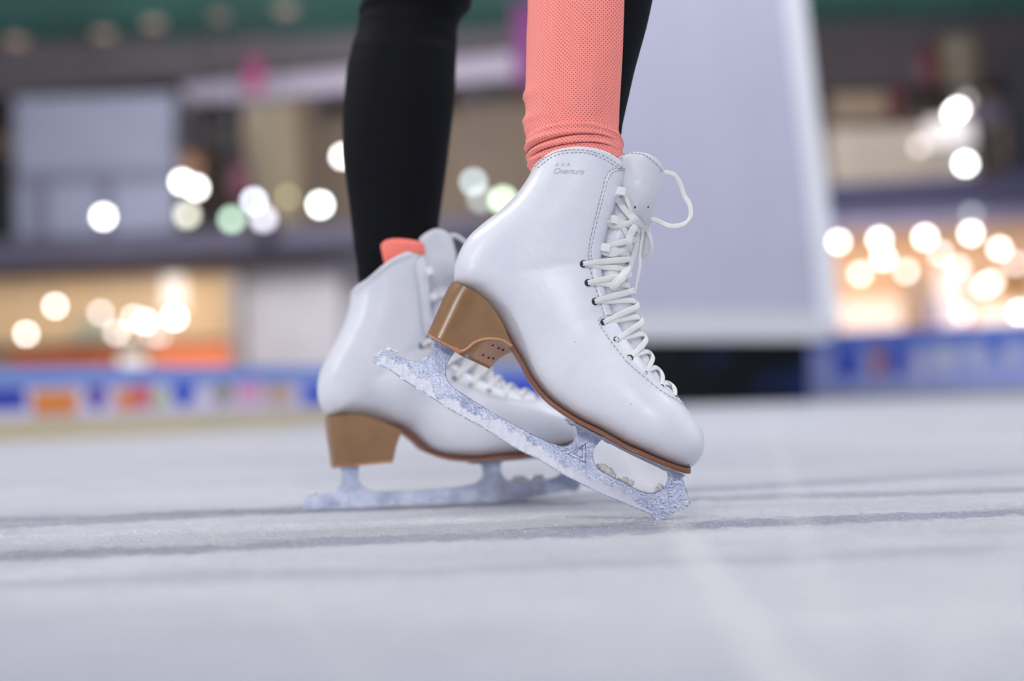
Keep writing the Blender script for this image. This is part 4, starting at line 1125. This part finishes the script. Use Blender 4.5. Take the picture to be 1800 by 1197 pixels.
o = pxbox('wall_panel', 1590, 480, 1648, 590, 26.06, .1, flat('sand_panel', rgb(196, 170, 142))); tag(o, 'sand coloured panel in the middle of the amber shopfront', 'panel')
o = pxbox('wall_panel', 1770, 470, 1800, 520, 26.06, .1, flat('ochre_panel', rgb(176, 132, 70))); tag(o, 'ochre panel at the right of the amber shopfront', 'panel')
o = pxbox('wall_panel', 1632, 528, 1655, 568, 25.6, .1, flat('lilac_panel', rgb(184, 172, 210))); tag(o, 'small lilac panel low in the middle of the amber shopfront', 'panel')

# globe lamps: photo position, brightness, tint, distance
def globe_mat(e_, col): return mat('lamp_glass', rgb(240, 240, 240), .4, emit=rgb(*col), es=e_)
WH, WM, GR, CY, BL = (255, 252, 246), (255, 240, 226), (196, 240, 206), (206, 232, 238), (226, 232, 255)
LAMPS = [
 (182, 381, 30, WH, 23.8, 'lone bright globe lamp in front of the pale hoarding', 16),
 (320, 320, 30, WH, 23.0, 'left one of two overlapping bright globe lamps right of the hoarding', 15),
 (345, 330, 30, WH, 23.0, 'right one of two overlapping bright globe lamps right of the hoarding', 15),
 (329, 378, 7, (240, 240, 214), 23.2, 'dim cream globe lamp below the two overlapping bright ones', 20),
 (407, 386, 9, GR, 23.2, 'pale green globe lamp on the left balcony', 18),
 (446, 353, 22, BL, 23.0, 'bluish white globe lamp on the left balcony', 14),
 (463, 384, 9, (222, 222, 240), 23.2, 'dim lilac globe lamp below the bluish white one', 20),
 (506, 346, 3.6, (226, 214, 70), 23.2, 'dull yellow globe lamp on the left balcony', 12),
 (563, 360, 34, (246, 255, 250), 23.0, 'bright globe lamp just left of the black legging', 16),
 (602, 275, 30, WH, 23.0, 'bright globe lamp half hidden behind the black legging', 13),
 (832, 320, 10.5, CY, 23.2, 'pale cyan globe lamp between the two legs', 15),
 (845, 350, 3, CY, 23.4, 'very dim cyan globe lamp between the two legs', 18),
 (884, 352, 14, (206, 246, 200), 23.0, 'pale green globe lamp above the heel of the raised boot', 19),
 (97, 538, 30, WH, 23.6, 'second lamp from the left in the left shopfront row', 10),
 (46, 587, 30, WH, 23.6, 'leftmost globe lamp in the warm left shopfront', 10),
 (177, 550, 14, (244, 238, 240), 23.6, 'soft white globe lamp left of the shopfront lamp cluster', 11),
 (205, 585, 13, (240, 234, 236), 23.6, 'lowest left globe lamp of the left shopfront cluster', 12),
 (227, 588, 5, (240, 230, 224), 23.8, 'dim globe lamp at the bottom of the left shopfront cluster', 11),
 (235, 559, 17, (246, 242, 244), 23.6, 'upper left globe lamp of the left shopfront cluster', 11),
 (256, 565, 24, (250, 248, 250), 23.6, 'brightest globe lamp of the left shopfront cluster centre', 11),
 (267, 589, 6, (238, 232, 234), 23.8, 'dim globe lamp below the left cluster centre', 11),
 (281, 590, 6, (238, 232, 234), 23.8, 'dim globe lamp low beside the brightest left lamp', 12),
 (307, 558, 36, WH, 23.4, 'largest bright globe lamp of the left shopfront', 13),
 (1684, 192, 34, WH, 23.2, 'upper one of two overlapping bright lamps on the right upper floor', 13),
 (1677, 199, 34, WH, 23.0, 'lower one of two overlapping bright lamps on the right upper floor', 13),
 (1700, 176, 2.0, (214, 190, 180), 23.2, 'very dim lamp above the two overlapping bright right ones', 14),
 (1697, 288, 36, (246, 255, 252), 23.0, 'lone bright globe lamp at the right balcony edge', 15),
 (1616, 257, 4.2, (230, 214, 212), 23.2, 'dim pinkish lamp left of the glowing display case', 15),
 (1708, 376, 4.6, (180, 198, 204), 23.4, 'dim blue-green lamp under the right balcony slab', 13),
 (1474, 425, 26, WH, 23.4, 'lamp half hidden by the right edge of the white tower', 12),
 (1546, 421, 26, WH, 23.4, 'upper one of the overlapping lamp pair nearest the tower', 14),
 (1553, 454, 26, WH, 23.5, 'lower one of the overlapping lamp pair nearest the tower', 13),
 (1512, 482, 15, (248, 240, 236), 23.6, 'soft lamp left of and below the overlapping pair by the tower', 14),
 (1593, 477, 14, (246, 236, 232), 23.6, 'soft lamp right of and below the overlapping pair by the tower', 13),
 (1626, 417, 27, WH, 23.4, 'bright lamp at the top middle of the amber shopfront', 14),
 (1653, 445, 13, (240, 230, 236), 23.6, 'pinkish lamp just right below the top middle lamp', 13),
 (1684, 470, 12, (242, 232, 236), 23.6, 'pinkish lamp above the tall white display', 13),
 (1707, 410, 26, WH, 23.4, 'bright lamp below the dim blue-green one', 14),
 (1757, 437, 24, WH, 23.5, 'bright lamp upper right in the amber shopfront', 12),
 (1785, 463, 14, (244, 236, 236), 23.6, 'softer lamp lower right next to the upper right one', 12),
 (1727, 504, 13, (246, 238, 232), 23.6, 'left one of three overlapping lamps at right', 13),
 (1737, 500, 13, (248, 242, 234), 23.5, 'middle one of three overlapping lamps at right', 13),
 (1745, 495, 14, (248, 242, 234), 23.4, 'right one of three overlapping lamps at right', 13),
 (1692, 553, 8, (244, 230, 230), 23.6, 'dim lamp at the foot of the tall white display', 13),
 (1792, 549, 22, WH, 23.4, 'lowest bright lamp at the right frame edge', 14),
]
for li_, (x, y, e_, col, D, lab, r_px) in enumerate(LAMPS):
    if y > 370 and (y > 400 or x > 1600): D = 24.62 + .15*(li_ % 4)
    p = at(x, y, D); r = r_px*D/F_PX/2
    if y > 400 or x > 1600 and y > 370: ztop = at(x, (482-80*(x+200)/1200) if x < 1000 else (378-42*(x-1000)/990), 24.6).z + .03
    else: ztop = 6.66
    o = empty('globe_lamp', p)
    bm = bmesh.new(); sphere_bm(bm, (0, 0, 0), r, 3); obj('globe', bm, globe_mat(e_*0.55, col), o)
    bm = bmesh.new(); tube_bm(bm, [(0, 0, r*.95), (0, 0, r*1.25)], r*.35, 10); tube_bm(bm, [(0, 0, r*1.2), (0, 0, max(r*1.2+.05, ztop-p.z))], .006, 6); obj('stem', bm, M_PLATE, o)
    tag(o, lab, 'lamp')
# dim ceiling spots in the teal ceiling
for (x, y, lab) in ((182, 60, 'dim pinkish spot in the teal ceiling, the second from the left'), (270, 42, 'dim warm spot in the teal ceiling, the third from the left'), (28, 72, 'dim warm spot at the left end of the teal ceiling'), (502, 18, 'dim pinkish spot in the teal ceiling near the black legging'), (386, 30, 'faintest spot in the teal ceiling')):
    d_ = ray(x, y); p = CAM + d_*((6.62-CAM.z)/d_.z); bm = bmesh.new()
    bmesh.ops.create_cone(bm, cap_ends=True, segments=20, radius1=.17, radius2=.17, depth=.08, matrix=Matrix.Translation(p))
    o = obj('ceiling_spot', bm, mat('dim_spot', rgb(120, 100, 96), .5, emit=rgb(190, 160, 150), es=.5 if x != 386 else .2), smooth=False); tag(o, lab, 'ceiling lamp')

# ------------------------------------------------------------------ rink barriers
def ice_at(px, py):
    d_ = ray(px, py); return CAM + d_*(-CAM.z/d_.z)
def barrier(name, A, B, H, decals, label, kick, th=.10, kick_col=rgb(206, 196, 160), body_col=rgb(212, 208, 236), top_col=rgb(122, 154, 224)):
    A, B = Vector(A), Vector(B); root = empty(name, (A.x, A.y, 0)); d_ = (B-A); Ln = d_.length; root.rotation_euler = (0, 0, math.atan2(d_.y, d_.x))
    def part(nm, x0, x1, z0, z1, m, y0=0.0, y1=None, bev=0.004):
        bm = bmesh.new(); y1 = th if y1 is None else y1
        box_bm(bm, ((x0+x1)/2, (y0+y1)/2, (z0+z1)/2), (x1-x0, y1-y0, z1-z0), 0, bev); return obj(nm, bm, m, root, smooth=False)
    part('board', 0, Ln, kick, H*.74, flat('board_pale_lilac', body_col, var=.05))
    part('top_band', 0, Ln, H*.74, H, flat('board_blue_band', top_col, var=.08), -.006, th+.006)
    part('kick_plate', 0, Ln, 0, kick, flat('kick_plate_plastic', kick_col, var=.05), -.008)
    for (u0, u1, v0, v1, col, lab, *shape) in decals:
        bm = bmesh.new(); x0, x1, z0, z1 = u0*Ln, u1*Ln, v0*H, v1*H
        kind = shape[0] if shape else 'box'
        if kind == 'box': P = [(x0, z0), (x1, z0), (x1, z1), (x0, z1)]
        elif kind == 'shield': P = [(x0, z1), (x0+(x1-x0)*.1, z0+(z1-z0)*.35), ((x0+x1)/2, z0), (x1-(x1-x0)*.1, z0+(z1-z0)*.35), (x1, z1)][::-1]
        else: P = [((x0+x1)/2+(x1-x0)/2*math.cos(2*PI*q/14), (z0+z1)/2+(z1-z0)/2*math.sin(2*PI*q/14)) for q in range(14)]
        f = [bm.verts.new((x, -.001, z)) for x, z in P]; k_ = [bm.verts.new((x, -.004, z)) for x, z in P]
        bm.faces.new(f); bm.faces.new(k_[::-1]); ring_bridge(bm, f, k_)
        o = obj('graphic', fix(bm), flat('printed_graphic', rgb(*col), var=.05), root, smooth=False); o['label'] = lab
    tag(root, label, 'rink barrier'); return root
pL0 = (-2.2, 3.7); pL1 = (.33, 7.3)
LnL = math.hypot(pL1[0]-pL0[0], pL1[1]-pL0[1])
def uL(px):     # where the photo column px meets the left barrier
    best = min(range(2001), key=lambda i: abs((lambda q: 900 + F_PX*q[0]/q[1])((pL0[0]+(pL1[0]-pL0[0])*i/2000, pL0[1]+(pL1[1]-pL0[1])*i/2000)) - px)); return best/2000
def dec(fn, x0, x1, v0, v1, col, lab, sh='box'): return (fn(x0), fn(x1), v0, v1, col, lab, sh)
barrier('rink_barrier', (*pL0, 0), (*pL1, 0), .235, [
    dec(uL, -30, 42, .42, .70, (28, 62, 178), 'deep blue graphic'), dec(uL, 55, 132, .32, .66, (226, 140, 66), 'orange graphic'), dec(uL, 148, 185, .36, .70, (92, 70, 168), 'purple winged graphic', 'shield'),
    dec(uL, 202, 232, .36, .66, (228, 138, 74), 'orange block'), dec(uL, 232, 262, .38, .72, (214, 98, 112), 'coral red graphic'), dec(uL, 268, 290, .38, .62, (168, 196, 84), 'lime green graphic', 'disc'),
    dec(uL, 300, 340, .36, .72, (12, 72, 200), 'bright blue shield', 'shield'), dec(uL, 372, 408, .40, .72, (158, 148, 130), 'olive grey figure', 'disc'), dec(uL, 415, 455, .38, .80, (226, 158, 192), 'pink figure', 'disc'),
    dec(uL, 462, 510, .38, .70, (196, 170, 150), 'tan figure'), dec(uL, 528, 600, .36, .68, (20, 82, 206), 'bright blue graphic'), dec(uL, 870, 960, .30, .95, (58, 72, 206), 'blue graphic seen between the boots')],
    'low blue-topped rink barrier with colourful graphics at left', .060)
pR0 = (1.75, 10.6); pR1 = (4.6, 9.0)
def uR(px):
    best = min(range(2001), key=lambda i: abs((lambda q: 900 + F_PX*q[0]/q[1])((pR0[0]+(pR1[0]-pR0[0])*i/2000, pR0[1]+(pR1[1]-pR0[1])*i/2000)) - px)); return best/2000
barrier('rink_barrier', (*pR0, 0), (*pR1, 0), .485, [
    dec(uR, 1468, 1510, .24, .70, (14, 74, 204), 'bright blue shield', 'shield'), dec(uR, 1530, 1556, .26, .80, (178, 110, 118), 'reddish figure', 'disc'), dec(uR, 1562, 1594, .26, .72, (22, 70, 196), 'bright blue block', 'shield'),
    dec(uR, 1604, 1622, .22, .62, (200, 200, 222), 'pale letter shape', 'box'), dec(uR, 1636, 1682, .30, .86, (198, 206, 228), 'pale cartoonish blob', 'disc'), dec(uR, 1702, 1732, .36, .90, (196, 204, 226), 'pale round blob', 'disc'),
    dec(uR, 1736, 1760, .55, .8, (70, 108, 206), 'small blue block'), dec(uR, 1764, 1786, .36, .8, (198, 202, 226), 'pale oval blob', 'disc')],
    'low blue rink barrier with pale and blue graphics at right', .035, kick_col=rgb(170, 164, 112), body_col=rgb(164, 176, 232), top_col=rgb(96, 130, 220))

# ------------------------------------------------------------------ white tower on a black plinth
DT = 8.6
tw = empty('fabric_tower', (at(1220, 700, DT).x, DT, 0))
def P2(px, py, D): p = at(px, py, D); return Vector((p.x-tw.location.x, D-DT, p.z))
bm = bmesh.new()
prof_t = [(-200, 1020, 1398), (-60, 1018, 1408), (0, 1016, 1414), (150, 1012, 1431), (300, 1006, 1449), (430, 1000, 1463), (520, 996, 1472), (572, 994, 1476)]
R = []
for py, xl, xr in prof_t:
    a, b = P2(xl, py, DT), P2(xr, py, DT); back_ = 1.0
    c = [a, b, b+Vector((0, back_, 0)), a+Vector((0, back_, 0))]
    R.append([bm.verts.new(q) for q in c])
for r0, r1 in zip(R, R[1:]): ring_bridge(bm, r0, r1)
bm.faces.new(R[0]); bm.faces.new(R[-1])
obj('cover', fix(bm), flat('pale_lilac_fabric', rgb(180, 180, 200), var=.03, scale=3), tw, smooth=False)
bm = bmesh.new(); R = []
for py, xl, xr in prof_t:
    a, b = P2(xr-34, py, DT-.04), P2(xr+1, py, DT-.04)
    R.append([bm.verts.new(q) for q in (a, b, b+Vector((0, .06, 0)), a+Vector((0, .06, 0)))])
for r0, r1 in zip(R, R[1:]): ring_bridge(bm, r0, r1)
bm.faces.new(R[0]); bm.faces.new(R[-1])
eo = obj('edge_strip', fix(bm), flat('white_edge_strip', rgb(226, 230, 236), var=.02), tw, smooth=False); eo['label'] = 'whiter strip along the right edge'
bm = bmesh.new(); a, b, c, d_ = P2(994, 548, DT-.03), P2(1478, 548, DT-.03), P2(1460, 598, DT-.03), P2(1010, 598, DT-.03)
f = [bm.verts.new(q) for q in (a, b, c, d_)]; k_ = [bm.verts.new(q+Vector((0, .95, 0))) for q in (a, b, c, d_)]
bm.faces.new(f); bm.faces.new(k_[::-1]); ring_bridge(bm, f, k_)
eo = obj('hem_band', fix(bm), flat('light_grey_hem', rgb(206, 208, 214), var=.03), tw, smooth=False)
bm = bmesh.new(); zt_ = P2(1420, 596, DT).z; xl_, xr_ = P2(1010, 640, DT).x, P2(1424, 640, DT).x
box_bm(bm, ((xl_+xr_)/2, .42, zt_/2), (xr_-xl_, .8, zt_), 0, .01)
pm = mat('glossy_black_plinth', rgb(10, 12, 22), .3, Specular_IOR_Level=0.15); g = N(pm)
g.l(g.mix(g.ramp(g.noise(2.2, 3), [(0.5, 0.0), (0.75, 1.0)]), rgb(7, 9, 18), rgb(24, 48, 96)), g.p.inputs['Base Color'])  # blue reflections painted into the base colour as soft patches
obj('plinth', bm, pm, tw, smooth=False)
tag(tw, 'tall white fabric-covered tower on a glossy black plinth behind the raised skate', 'display tower')
